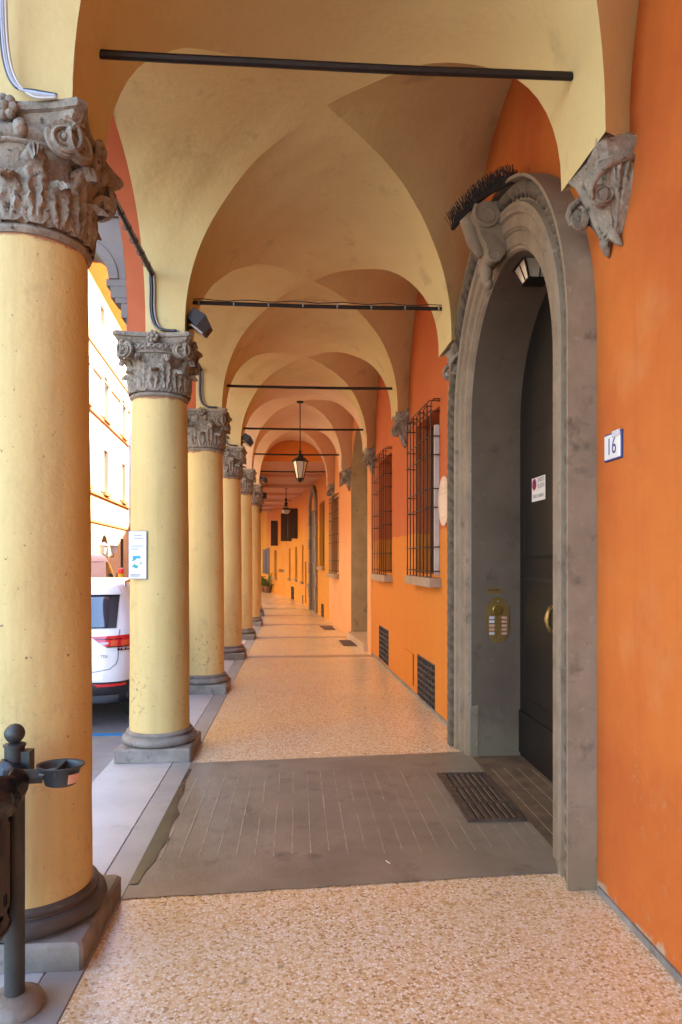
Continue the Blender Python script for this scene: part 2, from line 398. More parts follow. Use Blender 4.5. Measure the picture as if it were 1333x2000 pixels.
def wbox(fr, s0, s1, d0, d1, z0, z1, mb=None):
    m = mb or MB(); i = len(m.v); m.box(s0, s1, d0, d1, z0, z1); f = W(fr); m.map(f, i); return m

# ------------------------------------------------------------------ ground, road, pavement, floor
g = MB(); g.box(-300, 300, -200, 400, -.6, -.30); tag(g.build('ground', 'road'), kind='structure')
g = MB(); g.face([(-60, -120, -.17), (-1.56, -120, -.17), (-1.56, 21, -.17), (-3, 27, -.17), (-8, 42, -.17), (-30, 90, -.17), (-60, 90, -.17)])
road = tag(g.build('road', 'road'), kind='structure')
g = MB(); g.box(-4.4, -1.78, 7.36, 7.47, -.169, -.166)
g.build('parking_line', 'blue_paint', road)
pave = bpy.data.objects.new('pavement', None); col.objects.link(pave); tag(pave, kind='structure')
ys = [-9, -5.5, -2.6, .3, 2.1, 3.46, 5.85, 7.5, 9.0, 10.4, 11.9, 13.3, 14.8, 16.3, 17.7, 19.2, 21]
for a, b in zip(ys, ys[1:]):
    m = MB(); m.bbox(-1.56, -1.034, a+.003, b-.003, -.2, random.uniform(-.003, .001), .005); m.build('slab', 'pavement', pave)
    m = MB(); m.bbox(-1.030, -.874, a+.003, b-.003, -.2, random.uniform(-.002, .001), .005); m.build('kerb_slab', 'kerb_stone', pave)
m = MB(); m.box(-1.55, -.88, -9, 21, -.25, -.012); m.build('bedding', 'base_stone', pave)

floor = bpy.data.objects.new('terrazzo_floor', None); col.objects.link(floor); tag(floor, kind='structure')
def floor_strip(y0, y1, x0, z, m, name, x1=None, n=1):
    mb = MB(); ysn = sorted({y0+(y1-y0)*i/n for i in range(n+1)})
    for a, b in zip(ysn, ysn[1:]):
        mb.face([(x0(a) if callable(x0) else x0, a, z), ((x1 or wx(a)+.05), a, z), ((x1 or wx(b)+.05), b, z), (x0(b) if callable(x0) else x0, b, z)])
    return mb.build(name, m, floor)
def xe(y): return -.87 if y < 18 else -.87-(y-18)**2*.009
floor_strip(-9, 6.1, -.87, 0, 'terrazzo', 'terrazzo_panel')
edges = [6.1, 9.0, 11.95, 14.85, 17.75, 20.6, 23.5, 26.4, 29.3, 34, 46]
for i, (a, b) in enumerate(zip(edges, edges[1:])):
    floor_strip(a+(.15 if i > 1 else 0), b-(.15 if i > 0 else 0), xe, 0, 'terrazzo', 'terrazzo_panel', n=6)
    if i > 0: floor_strip(b-.15, b+.15, xe, 0, 'dark_band', 'dark_band', n=1)
slab = MB(); rj = random.Random(21); nn_ = 60
slab.face([(-.87+2.43*i/nn_, 3.47+.15*i/nn_+rj.uniform(-.007, .007), .004) for i in range(nn_+1)]+[(1.56-2.43*i/nn_, 5.94-.19*i/nn_+rj.uniform(-.006, .006), .004) for i in range(nn_+1)])
slab = slab.build('crossing_slab', 'slab_grey', floor)
m = MB(); m.face([(1.561, 3.8, .004), (1.98, 3.8, .004), (1.98, 5.83, .004), (1.561, 5.83, .004)])
m.face([(1.50, 3.9, .0075), (1.57, 3.9, .0075), (1.57, 5.75, .0075), (1.50, 5.75, .0075)])
m.build('threshold', 'threshold_brown', floor)
m = MB(); rr0 = random.Random(4)
for k in range(26):
    x = -.77+.1065*k
    if x > 1.92: break
    y0, y1 = 3.93+random.uniform(-.03, .03), 5.42+random.uniform(-.03, .03)
    parts = [(y0, y1)]
    if 1.08 < x < 1.5: parts = [(y0, 4.30), (5.34, y1)]
    elif random.random() < .5:
        c = random.uniform(4.2, 5.0); parts = [(y0, c), (c+random.uniform(.05, .3), y1)]
    for a, b in parts:
        q = [x+rr0.uniform(-.0012, .0012) for _ in range(7)]; yy_ = [a+(b-a)*i/6 for i in range(7)]
        m.loft([[(xx-0.0034*rr0.uniform(.4, 1.2), y_, .0078), (xx+0.0034*rr0.uniform(.4, 1.2), y_, .0078)] for xx, y_ in zip(q, yy_)], cap=False, closed=False)
m.build('groove_lines', 'groove', floor)
# puddle along the kerb
m = MB(); pts = []
rr = random.Random(3)
L = [( -.872, 3.62+1.95*i/14) for i in range(15)]
Rr = []
for i in range(14, -1, -1):
    t = i/14; wdt = .02+.065*math.sin(pi*min(1, t*1.1+.08))+rr.uniform(-.02, .02)
    Rr.append((-.868+max(.02, wdt), 3.62+1.95*t))
m.face([(x, y, .0085) for x, y in L+Rr]); tag(m.build('puddle', 'puddle'), 'thin muddy puddle lying along the kerb between the first two columns', 'puddle')
m = MB(); m.tube([unproj(754, 1681, 3.83), unproj(762, 1687, 3.80)], .004, 6)
for i, v in enumerate(m.v): m.v[i] = (v[0], v[1], max(.005, v[2]*.0+.009+(v[2]-m.v[0][2])*.5))
tag(m.build('cigarette_butt', 'butt'), 'tiny pale cigarette butt on the grey crossing slab', 'cigarette butt')

# ------------------------------------------------------------------ houses over the portico: vaults, arcade, unseen storey
house = thing('orange_house', 'orange plastered house over the portico with yellow groin vaults and barred windows', 'house', (1.54, 4.5, 0))
salmon = thing('salmon_house', 'pale salmon house with a tall arched doorway, next along the portico', 'house', (1.2, 15, 0))
amber = thing('amber_house', 'amber yellow house with narrow windows and dark shutters further along', 'house', (.3, 25, 0))
yellow = thing('yellow_house', 'bright yellow house at the far end of the curving portico', 'house', (-1.2, 34, 0))

def sgrid(k, n): return math.sin((k/n*2-1)*pi/2)      # dense near +-1
def vault(yc, m, parent, top=RISE):
    mb = MB(); N, M = 40, 12
    def X(a, y): mid = (XLE+xr(y))/2; h = (xr(y)-XLE)/2; return mid+h*a
    half = 1.45
    for sg in (-1, 1):                                 # cells under the transverse arches
        def fn(u, v, sg=sg):
            a = math.sin((u*2-1)*pi/2); b0 = half/HB; b = b0+(abs(a)-b0)*v; y = yc+sg*HB*b
            return (X(a, y), y, SPR+top*fs(a))
        mb.grid(fn, N, M)
    def left(u, v):                                    # cell against the arcade
        b = math.sin((u*2-1)*pi/2); y = yc+HB*b; x0 = -1.27; x1 = X(-abs(b), y)
        return (x0+(x1-x0)*v, y, SPR+top*fs(b))
    mb.grid(left, N, M)
    def right(u, v):                                   # cell against the house wall, rising towards it
        b = math.sin((u*2-1)*pi/2); y = yc+(HB+.13*v)*b; x0 = X(abs(b), yc+HB*b); x1 = wx(y)+.01
        k = v*min(1, (1-abs(b))*1.6+.35)
        return (x0+(x1-x0)*v, y, SPR+.10*k+(top+.26*k)*fs(b))
    mb.grid(right, N, M)
    mb.map(lambda x, y, z: (x, y, z+(.009*math.sin(x*5+y*3.1)+.007*math.sin(y*7.3-x*4.1)+.004*math.sin(x*17+y*13))*min(1, max(0, z-SPR-.05)*3)))
    o = mb.build('vault_bay', m, parent, smooth=40)
    a = MB()
    a.grid(lambda u, v: (-1.42+.15*v, yc+HB*math.sin((u*2-1)*pi/2), SPR+top*fs(math.sin((u*2-1)*pi/2))), N, 1)
    a.build('arcade_arch', 'red_plaster' if parent is house else m, parent, smooth=True)
for i in range(9):
    yc = (COLY[i]+COLY[i+1])/2
    p = house if i < 7 else salmon
    vault(yc, 'ochre' if i < 7 else 'salmon_vault', p, RISE)
def springer(y, p, m):
    b = MB(); b.box(-1.419, XLE-.001, y-.248, y+.248, SPR-.01, SPR+.25); b.build('springer', m, p)
    b = MB(); b.loft([[(xr(y)+.002, y-.246, z), (wx(y)+.02, y-.118, z), (wx(y)+.02, y+.118, z), (xr(y)+.002, y+.246, z)] for z in (SPR+.03, SPR+.3)]); b.build('springer', m, p)
for y in COLY: springer(y, house if y < 11 else salmon, 'ochre' if y < 11 else 'salmon_vault')
# arcade wall towards the street; unseen storeys above, heights set to shade it
def street_front(y0, y1, parent, m, zt):
    b = MB(); bays = [(COLY[i]+COLY[i+1])/2 for i in range(9) if y0 <= (COLY[i]+COLY[i+1])/2 <= y1]
    cuts = {y0, y1}
    for yc in bays:
        for k in range(25): cuts.add(round(yc+HB*math.sin((k/24*2-1)*pi/2), 5))
    cuts = sorted(c for c in cuts if y0 <= c <= y1)
    def zz(y, mid):
        for yc in bays:
            if abs(mid-yc) < HB: return SPR+RISE*fs((y-yc)/HB)
        return SPR
    for a, c in zip(cuts, cuts[1:]):
        mid = (a+c)/2; b.face([(-1.42, a, zz(a, mid)), (-1.42, c, zz(c, mid)), (-1.42, c, zt), (-1.42, a, zt)])
    b.build('street_front', m, parent)
street_front(-8.7, 11.9, house, 'red_plaster', 10.0); street_front(11.9, 18.0, salmon, 'salmon_plaster', 10.0)
b = MB(); b.box(-1.415, 11, -8.7, 11.9, 5.45, 10.0); b.build('unseen_storey', 'orange_plaster', house)  # unseen solid block, closes the vaults from above and blocks the sun
b = MB(); b.box(-1.415, 11, 11.9, 18, 5.45, 10.0); b.build('unseen_storey', 'salmon_plaster', salmon)
# end wall of the last vault and flat ceiling beyond
b = MB(); b.face([(-1.4, 17.71, 4.22), (1.2, 17.71, 4.22), (1.2, 17.71, 5.2), (-1.4, 17.71, 5.2)]); b.build('tympanum', 'amber_plaster', salmon)
def far_x(y): return -1.25 if y < 18 else -1.25-(y-18)**2*.009
b = MB(); yy = [17.75+i*1.0 for i in range(29)]
for a, c in zip(yy, yy[1:]): b.face([(far_x(a)-.3, a, 4.25), (wx(a)+.1, a, 4.25), (wx(c)+.1, c, 4.25), (far_x(c)-.3, c, 4.25)])
b.build('ceiling', 'pale_ceiling', amber)
for y in (20.6, 23.5, 26.4, 29.3, 32.2, 35.1):
    b = MB(); b.box(far_x(y)-.2, wx(y)+.05, y-.1, y+.1, 4.14, 4.26); b.build('beam', 'pale_ceiling', amber)
b = MB()
for a, c in zip(yy, yy[1:]):
    r0 = [(far_x(a)-.25, a, 3.66), (far_x(a)+.22, a, 3.66), (far_x(a)+.22, a, 4.3), (far_x(a)-.25, a, 4.3)]
    r1 = [(far_x(c)-.25, c, 3.66), (far_x(c)+.22, c, 3.66), (far_x(c)+.22, c, 4.3), (far_x(c)-.25, c, 4.3)]
    b.loft([r0, r1])
b.build('arcade_beam', 'amber_plaster', amber)
b = MB()
for a, c in zip(yy, yy[1:]):
    b.loft([[(far_x(a)-.25, a, 4.5), (9, a, 4.5), (9, a, 9.8), (far_x(a)-.25, a, 9.8)], [(far_x(c)-.25, c, 4.5), (9, c, 4.5), (9, c, 9.8), (far_x(c)-.25, c, 9.8)]])
b.build('unseen_storey', 'amber_plaster', amber)  # unseen block too, height set to keep sun off the van

# ------------------------------------------------------------------ right-hand walls
F1 = seg_frame(-8.7, 6.9); F2 = seg_frame(6.9, 12.1); F3 = seg_frame(12.1, 18.8)
F4 = seg_frame(18.8, 25.7); F5 = seg_frame(25.7, 31.9); F6 = seg_frame(31.9, 36); F7 = seg_frame(36, 46)
PY0, PY1, PSPR = 3.855, 5.79, 2.86                     # portal opening
PYC, PR = (PY0+PY1)/2, (PY1-PY0)/2
def arch_top(s, e=0.): y = s-8.7; return PSPR+math.sqrt(max(0, (PR+e)**2-(y-PYC)**2))
e = .2
wall_mesh(F1, 0, 5.5, [(PY0-e+8.7, PY1+e+8.7, 0, lambda s: arch_top(s, .2), 36)]).build('wall', 'orange_plaster', house)
b = MB(); b.box(1.545, 2.6, -8.7, PY0-.3, -.01, 5.4); b.build('wall_core', 'orange_plaster', house)

def barred_window(fr, parent, s0, s1, z0, z1, proud=.1, shutter='shutter_brown', side_white=False):
    win = MB(); reveal(fr, s0, s1, z0, z1, .22, win)
    wo_ = win.build('window', 'orange_repainted' if parent is house else 'salmon_plaster', parent)
    p = wbox(fr, s0, s1, -.24, -.2, z0, z1); p.build('shutter', shutter, wo_)
    if side_white:
        wbox(fr, s0+.01, s0+.05, .0, .05, z0, z1-.2).build('window_frame', 'window_white', wo_)
    gm = MB(); f = W(fr); ex = .06
    nb = 8; a, c = s0-.02, s1+.02
    for k in range(nb):
        s = a+(c-a)*k/(nb-1)
        gm.tube([f(s, proud, z0-.03), f(s, proud, z1+.02), f(s, proud-.03, z1+.07), f(s, 0, z1+.07)] if k in (0, 2, 4, 6, 7) else [f(s, proud, z0-.03), f(s, proud, z1+.05)], .0075, 6)
    hs = [z0+.04, z0+.30]+[z0+(z1-z0)*q for q in (.40, .51, .71, .82)]+[z1-.06, z1+.05]
    for h in hs:
        gm.tube([f(a, 0, h), f(a, proud+.012, h), f(c, proud+.012, h), f(c, 0, h)], .007, 6)
    for q in (.12, .88): gm.tube([f(a+(c-a)*q, proud, z0-.02), f(a+(c-a)*q, proud-.03, z0-.07), f(a+(c-a)*q, 0, z0-.09)], .008, 6)
    gm.build('grille', 'rust_grille', wo_, smooth=True)
    sl = MB(); sl.bbox(s0-.06, s1+.06, -.2, .13, z0-.13, z0-.03, .008); sl.map(f); sl.build('sill', 'sill_stone', wo_)
    return wo_
s_a, s_b = s_at(F2, 850, .05), s_at(F2, 800, .08)
s_c, s_d = s_at(F2, 758, .06), s_at(F2, 731, .08)
v1a, v1b = s_at(F2, 850), s_at(F2, 816); v2a, v2b = s_at(F2, 759.5), s_at(F2, 741)
pa, pb = s_at(F2, 808), s_at(F2, 791)
Z0W, Z1W = 1.53, 3.34
wall_mesh(F2, 0, 5.5, [(s_a, s_b, Z0W, Z1W, 1), (s_c, s_d, Z0W-.04, Z1W-.04, 1), (v1a, v1b, .02, .53, 1), (v2a, v2b, .06, .60, 1)]).build('wall', 'orange_repainted', house)
barred_window(F2, house, s_a, s_b, Z0W, Z1W, side_white=True)
barred_window(F2, house, s_c, s_d, Z0W-.04, Z1W-.04)
def vent(fr, parent, s0, s1, z0, z1, nx=6, nz=7):
    m = MB(); reveal(fr, s0, s1, z0, z1, .08, m); o = m.build('cellar_vent', 'dark_room', parent)
    wbox(fr, s0, s1, -.09, -.07, z0, z1).build('backing', 'black', o)
    m = MB(); f = W(fr)
    for k in range(nx+1):
        s = s0+(s1-s0)*k/nx; wbox(fr, s-.006, s+.006, -.03, .002, z0, z1, m)
    for k in range(nz+1):
        z = z0+(z1-z0)*k/nz; wbox(fr, s0, s1, -.025, .006, z-.007, z+.007, m)
    m.build('grid', 'grate_iron', o)
vent(F2, house, v1a, v1b, .02, .53); vent(F2, house, v2a, v2b, .06, .60)
m = wbox(F2, pa, pb, -.01, .012, .1, .50); o = m.build('meter_hatch', 'orange_repainted', house)
wbox(F2, pa-.02, pa-.004, -.01, .004, .1, .50).build('gap', 'black', o)
wbox(F2, pb+.004, pb+.012, -.01, .003, .12, .50).build('gap', 'wood_brown', o)
b = MB()
for fr in (F1, F2): wbox(fr, 0 if fr is F2 else 8.7+PY1+.46, fr[3], 0, .012, 0, .035, b)
wbox(F1, 0, 8.7+PY0-.47, 0, .012, 0, .035, b)
b.build('skirting', 'base_stone', house)

# salmon house: doorway, window
d0, d1 = s_at(F3, 718), s_at(F3, 686.5); dm, dr = (d0+d1)/2, (d1-d0)/2
w0, w1 = s_at(F3, 662), s_at(F3, 648)
ZD = 3.35
wall_mesh(F3, 0, 5.5, [(d0, d1, .14, lambda s: ZD+math.sqrt(max(0, dr*dr-(s-dm)**2)), 24), (w0, w1, 1.36, 3.25, 1)]).build('wall', 'salmon_plaster', salmon)
barred_window(F3, salmon, w0, w1, 1.36, 3.25, .06)
m = MB(); f = W(F3)
for k in range(25):
    pass
def arc_pts(s0, s1, zb, zs, n=24):
    c, r = (s0+s1)/2, (s1-s0)/2
    return [(s0, zb), (s0, zs)]+[(c-r*math.cos(pi*i/n), zs+r*math.sin(pi*i/n)) for i in range(1, n)]+[(s1, zs), (s1, zb)]
A = arc_pts(d0, d1, .14, ZD)
m.loft([[f(s, 0, z) for s, z in A], [f(s, -.45, z) for s, z in A]], cap=False, closed=False)
dw = m.build('doorway', 'door_tan', salmon, smooth=30)
m = MB(); m.face([f(s, -.44, z) for s, z in A]); m.build('door_leaf', 'door_tan', dw)
m = MB()
for k in range(3):
    for q in range(2): wbox(F3, d1-.38+.18*q-.05, d1-.38+.18*q+.08, -.44, -.425, 1.42+.09*k, 1.48+.09*k, m)
m.build('bell_panel', 'label_white', dw)
wbox(F3, d0+.1, d0+.2, -.44, -.40, 1.0, 1.14).build('lock', 'black', dw)
wbox(F3, d0-.05, d1+.05, -.5, .08, 0, .14).build('step', 'marble_step', dw)
m = MB(); wbox(F3, .0, .16, 0, .02, 0, 3.4, m); m.build('pilaster_strip', 'salmon_plaster', salmon)
hs0, hs1 = s_at(F3, 673), s_at(F3, 664.5)
wbox(F3, hs0, hs1, -.01, .015, z_at(F3, hs0, 945), z_at(F3, hs0, 905)).build('blind_panel', 'wood_brown', salmon)

# amber house: features read off the wall
holes4 = []
def px_rect(fr, u0, u1, v0, v1):
    a, b_ = s_at(fr, u1), s_at(fr, u0); z1 = z_at(fr, (a+b_)/2, v0); z0 = z_at(fr, (a+b_)/2, v1); return a, b_, z0, z1
def narrow_window(fr, par, rect, sill=True, mm='shutter_brown'):
    a, b_, z0, z1 = rect
    m = reveal(fr, a, b_, z0, z1, .15); o = m.build('window', 'amber_plaster', par)
    wbox(fr, a, b_, -.16, -.12, z0, z1).build('shutter', mm, o)
    if sill: wbox(fr, a-.06, b_+.06, -.1, .1, z0-.1, z0-.01).build('sill', 'sill_stone', o)
def far_wall(fr, par, m, feats, extra=()):
    rects = [(px_rect(fr, *q[:4]), q[4:]) for q in feats]
    hol = [(max(.01, r[0]), min(fr[3]-.01, r[1]), max(.0, r[2]), r[3], 1) for r, _ in rects]
    wall_mesh(fr, 0, 5, hol).build('wall', m, par)
    for (r, k), h in zip(rects, hol):
        r = (h[0], h[1], h[2], h[3])
        if k and k[0] == 'vent': vent(fr, par, *r, nx=4, nz=5)
        elif k and k[0] == 'door': narrow_window(fr, par, r, False, k[1] if len(k) > 1 else 'wood_brown')
        else: narrow_window(fr, par, r, True, *(k[1:2]))
far_wall(F4, amber, 'amber_plaster', [(624.5, 634.5, 980, 1106), (628, 633, 1180, 1206, 'vent'), (603, 606.5, 1058, 1140), (596.2, 599, 1097, 1178, 'door')])
# stone doorway with rusticated blocks
a, b_, z0, z1 = px_rect(F4, 607, 621, 985, 1196)
m = wbox(F4, a+.25, b_-.25, -.02, .012, 0, 3.3); dd = m.build('stone_doorway', 'shutter_brown', amber)
for k in range(9):
    hgt = 3.6/9
    for side in (0, 1):
        wd = .34 if k % 2 else .26
        s0 = a if side == 0 else b_-wd
        m = MB(); m.bbox(s0, s0+wd, -.02, .07+.02*(k % 2), k*hgt+.01, (k+1)*hgt-.01, .01); m.map(W(F4)); m.build('block', 'portal_stone', dd)
m = MB(); cs, rs = (a+b_)/2, (b_-a)/2
for k in range(9):
    t0, t1 = pi*k/9+.02, pi*(k+1)/9-.02
    ring = [(cs-rs*math.cos(t0), 3.3+rs*.8*math.sin(t0)), (cs-rs*math.cos(t1), 3.3+rs*.8*math.sin(t1)), (cs-(rs-.3)*math.cos(t1), 3.3+(rs-.3)*.8*math.sin(t1)), (cs-(rs-.3)*math.cos(t0), 3.3+(rs-.3)*.8*math.sin(t0))]
    q = MB(); q.loft([[W(F4)(s, -.02, z) for s, z in ring], [W(F4)(s, .08, z) for s, z in ring]]); q.build('voussoir', 'portal_stone', dd)
far_wall(F5, amber, 'amber_plaster', [(590.3, 593.7, 1064, 1135), (591, 593.5, 1163, 1179, 'vent'), (577, 581, 1068, 1130), (565, 568, 1071, 1129), (569, 575, 1146, 1170, 'vent')])
def shutter_leaf(fr, u, v0, v1, wd):
    s = s_at(fr, u); m = wbox(fr, s, s+.05, .0, wd, z_at(fr, s, v1), z_at(fr, s, v0))
    o = m.build('open_shutter', 'shutter_brown', amber)
    zz0, zz1 = z_at(fr, s, v1), z_at(fr, s, v0)
    q = MB()
    for k in range(10): wbox(fr, s-.008, s, .05, wd-.05, zz0+.06+(zz1-zz0-.1)*k/10, zz0+.06+(zz1-zz0-.1)*(k+.6)/10, q)
    q.build('louvres', 'shutter_brown', o)
shutter_leaf(F5, 582, 993, 1052, .40); shutter_leaf(F5, 570, 1003, 1057, .46)
far_wall(F6, yellow, 'amber_plaster', [(536, 541, 1075, 1127), (545, 556, 1112, 1118, 'door', 'base_stone')])
wall_mesh(F7, 0, 5, []).build('wall', 'yellow_plaster', yellow)
shutter_leaf(F6, 543, 1017, 1066, .34)
for u, v0, v1 in ((529, 1070, 1122), (521.5, 1073, 1120)):
    s = s_at(F7, u); wbox(F7, s, s+.7, -.02, .05, z_at(F7, s, v1), z_at(F7, s, v0)).build('window', 'shutter_brown', yellow)
# houses closing the view where the street bends
eb = thing('end_house', 'brownish orange house closing the far end of the portico', 'house', (-6, 52, 0))
b = MB(); b.box(-12, 4, 52, 54, -.1, 9); b.build('wall', 'amber_plaster', eb)
b = MB(); b.box(-5.6, -4.6, 51.9, 52, 0, 2.3); b.build('door', 'wood_brown', eb)

# ------------------------------------------------------------------ the great portal with its dark door
portal = thing('arched_portal', 'tall arched stone portal with rope moulding round a dark double door', 'doorway', (1.54, PYC, 0))
NP = 40
def ppath():
    P = [((PY0, z), (-1, 0)) for z in [0+.0, .45, 1.2, 2.2]]
    for i in range(NP+1):
        t = pi*i/NP; P.append(((PYC-PR*math.cos(t), PSPR+PR*math.sin(t)), (-math.cos(t), math.sin(t))))
    P += [((PY1, z), (1, 0)) for z in [2.2, 1.2, .45, 0]]
    return P
PP = ppath()
def psweep(prof, mb):
    rings = [[(x, p[0]+n_[0]*o, p[1]+n_[1]*o) for o, x in prof] for p, n_ in PP]
    mb.loft(rings, cap=False, closed=False)
m = MB(); psweep([(0, 1.502), (.012, 1.478), (.03, 1.478), (.04, 1.462), (.115, 1.462), (.122, 1.448), (.135, 1.455), (.145, 1.44), (.215, 1.44), (.225, 1.418), (.245, 1.41), (.262, 1.418), (.27, 1.415), (.285, 1.415), (.295, 1.45), (.418, 1.45), (.420, 1.388), (.44, 1.388), (.44, 1.56)], m)
m.build('moulded_frame', 'portal_stone', portal, smooth=25)
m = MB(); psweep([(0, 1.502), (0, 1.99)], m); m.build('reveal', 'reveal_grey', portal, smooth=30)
# twisted rope
m = MB(); rings = []; dist = 0; last = None; pts = []
for (p, n_) in PP: pts.append((p[0]+n_[0]*.358, p[1]+n_[1]*.358, n_))
dense = []
for a, c in zip(pts, pts[1:]):
    L_ = math.hypot(c[0]-a[0], c[1]-a[1]); k = max(1, int(L_/.009))
    for i in range(k):
        t = i/k; dense.append((a[0]+(c[0]-a[0])*t, a[1]+(c[1]-a[1])*t, (a[2][0]+(c[2][0]-a[2][0])*t, a[2][1]+(c[2][1]-a[2][1])*t)))
for i, (y, z, n_) in enumerate(dense):
    if last: dist += math.hypot(y-last[0], z-last[1])
    last = (y, z)
    ring = []
    for k in range(22):
        ph = 2*pi*k/22; rr_ = .053*(.66+.40*abs(math.sin(1.5*(ph-dist*22))))
        wr_ = min(1, max(0, (PYC+.25-y)/.5))
        ring.append((1.428+.034*wr_-rr_*math.sin(ph), y+n_[0]*rr_*math.cos(ph), z+n_[1]*rr_*math.cos(ph)))
    rings.append(ring)
m.loft(rings); m.build('rope_moulding', 'rope_stone', portal, smooth=50)
for y0, y1 in ((PY0-.443, PY0+.006), (PY1-.006, PY1+.443)):
    b = MB(); xi, xo = (1.395, 1.49) if y0 < PYC else (1.49, 1.395)
    b.loft([[(1.56, y0, z), (xi+k_, y0+k_, z), (xo+k_, y1-k_, z), (1.56, y1, z)] for z, k_ in ((0, 0), (.425, 0), (.44, .012))]); b.build('plinth_block', 'portal_stone', portal)
# door leaves
for y0, y1 in ((PY0-.02, PYC-.003), (PYC+.003, PY1+.02)):
    m = MB(); n = 20; top = [(y0+(y1-y0)*i/n) for i in range(n+1)]
    Tp = [(y, PSPR+math.sqrt(max(0, (PR+.03)**2-(y-PYC)**2))) for y in top]
    out = [(y0, 0.01)]+Tp+[(y1, .01)]
    m.loft([[(1.93, y, z) for y, z in out], [(1.99, y, z) for y, z in out]])
    lf = m.build('door_leaf', 'door_paint', portal)
    b = MB(); b.bbox(0, 1, 0, 1, 0, 1, .01); b = MB(); b.box(1.917, 1.931, y0+.05, y1-.02, .04, .40); b.build('kick_board', 'door_paint', lf)
    for z0, z1 in ((.52, 1.55), (1.7, 2.75)):
        b = MB(); q = [(1.929, y0+.16, z0), (1.929, y1-.12, z0), (1.929, y1-.12, z1), (1.929, y0+.16, z1)]
        q2 = [(1.922, y0+.19, z0+.03), (1.922, y1-.15, z0+.03), (1.922, y1-.15, z1-.03), (1.922, y0+.19, z1-.03)]
        b.loft([q, q2]); b.build('panel', 'door_paint', lf)
hy = 4.97
b = MB(); b.tube([(1.93, hy, 1.335), (1.885, hy, 1.33), (1.868, hy, 1.29), (1.862, hy, 1.25), (1.868, hy, 1.21), (1.885, hy, 1.175), (1.93, hy, 1.17)], [.016, .022, .018, .024, .018, .022, .016], 10)
for z in (1.335, 1.17): b.sphere((1.91, hy, z), .024)
b.build('door_handle', 'brass_dull', portal, smooth=True)
# scrolled keystone
ky0, ky1 = 4.70, 4.94
S = []
def arcp(cx, cz, r, a0, a1, n): return [(cx+r*math.cos(R(a0+(a1-a0)*i/n)), cz+r*math.sin(R(a0+(a1-a0)*i/n))) for i in range(n+1)]
KZ = -.12
outl = [(1.46, 4.34)]+arcp(1.315, 4.235, .085, 80, 235, 10)+[(1.285, 4.10), (1.33, 4.02)]+arcp(1.375, 3.945, .05, 160, 330, 8)+[(1.46, 3.96)]
m = MB(); m.loft([[(x, ky0, z+KZ) for x, z in outl], [(x, ky1, z+KZ) for x, z in outl]])
ks = m.build('keystone', 'portal_stone', portal, smooth=35)
m = MB(); m.tube([(1.30, (ky0+ky1)/2, 4.30), (1.225, (ky0+ky1)/2, 4.23), (1.27, (ky0+ky1)/2, 4.09), (1.325, (ky0+ky1)/2, 3.99)], [.05, .06, .05, .03], 12)
m.map(lambda x, y, z: (x, y, z+KZ)); m.build('central_rib', 'portal_stone', ks, smooth=True)
for y in (ky0-.012, ky1+.012):
    for cx_, cz_, r0 in ((1.325, 4.225, .095), (1.38, 3.945, .056)):
        m = MB(); m.tube([(cx_+r0*math.exp(-.16*t)*math.cos(2.4+t), y, cz_+r0*math.exp(-.16*t)*math.sin(2.4+t)) for t in [i*.35 for i in range(36)]], [max(.006, .018*math.exp(-.09*i*.35)) for i in range(36)], 8)
        m.lathe([(r0*.95, -.01), (r0*.95, .01)], 20)
        k0 = len(m.v)-40
        for i in range(k0, len(m.v)): x_, y_, z_ = m.v[i]; m.v[i] = (cx_+x_, y+z_*.8, cz_+y_)
        m.map(lambda x, y, z: (x, y, z+KZ)); m.build('volute', 'portal_stone', ks, smooth=40)
m = MB(); m.sphere((1.36, (ky0+ky1)/2, 3.86), .045, .06, .08, 12, 8); m.sphere((1.375, (ky0+ky1)/2, 3.79), .035, .05, .04, 12, 6); m.map(lambda x, y, z: (x, y, z+KZ)); m.build('leaf_drop', 'portal_stone', ks, smooth=True)
# bird spikes
bs = thing('bird_spikes', 'bristling dark bird spikes fixed on top of the portal keystone', 'bird spikes', (1.34, 4.9, 4.36))
m = MB(); base = []
for i in range(64):
    t = i/63; base.append((1.42-.27*t, 4.42+.56*t, 4.185+.05*math.sin(pi*t)-.05*t))
for i, (x, y, z) in enumerate(base):
    for k in range(5):
        an = R(-38+19*k+random.uniform(-5, 5)); ln = random.uniform(.10, .125); vv = Vector((-.9, -.43, 0))*math.sin(an)+Vector((0, 0, 1))*math.cos(an)+Vector((-.43, .9, 0))*random.uniform(-.12, .12)
        m.tube([(x, y, z), (x+vv.x*ln, y+vv.y*ln, z+vv.z*ln)], .0026, 4)
m.build('spike_rows', 'iron', bs)
m = MB(); m.tube([(x, y, z) for x, y, z in base], .018, 6, rb=.008); m.build('spike_strip', 'iron', bs)

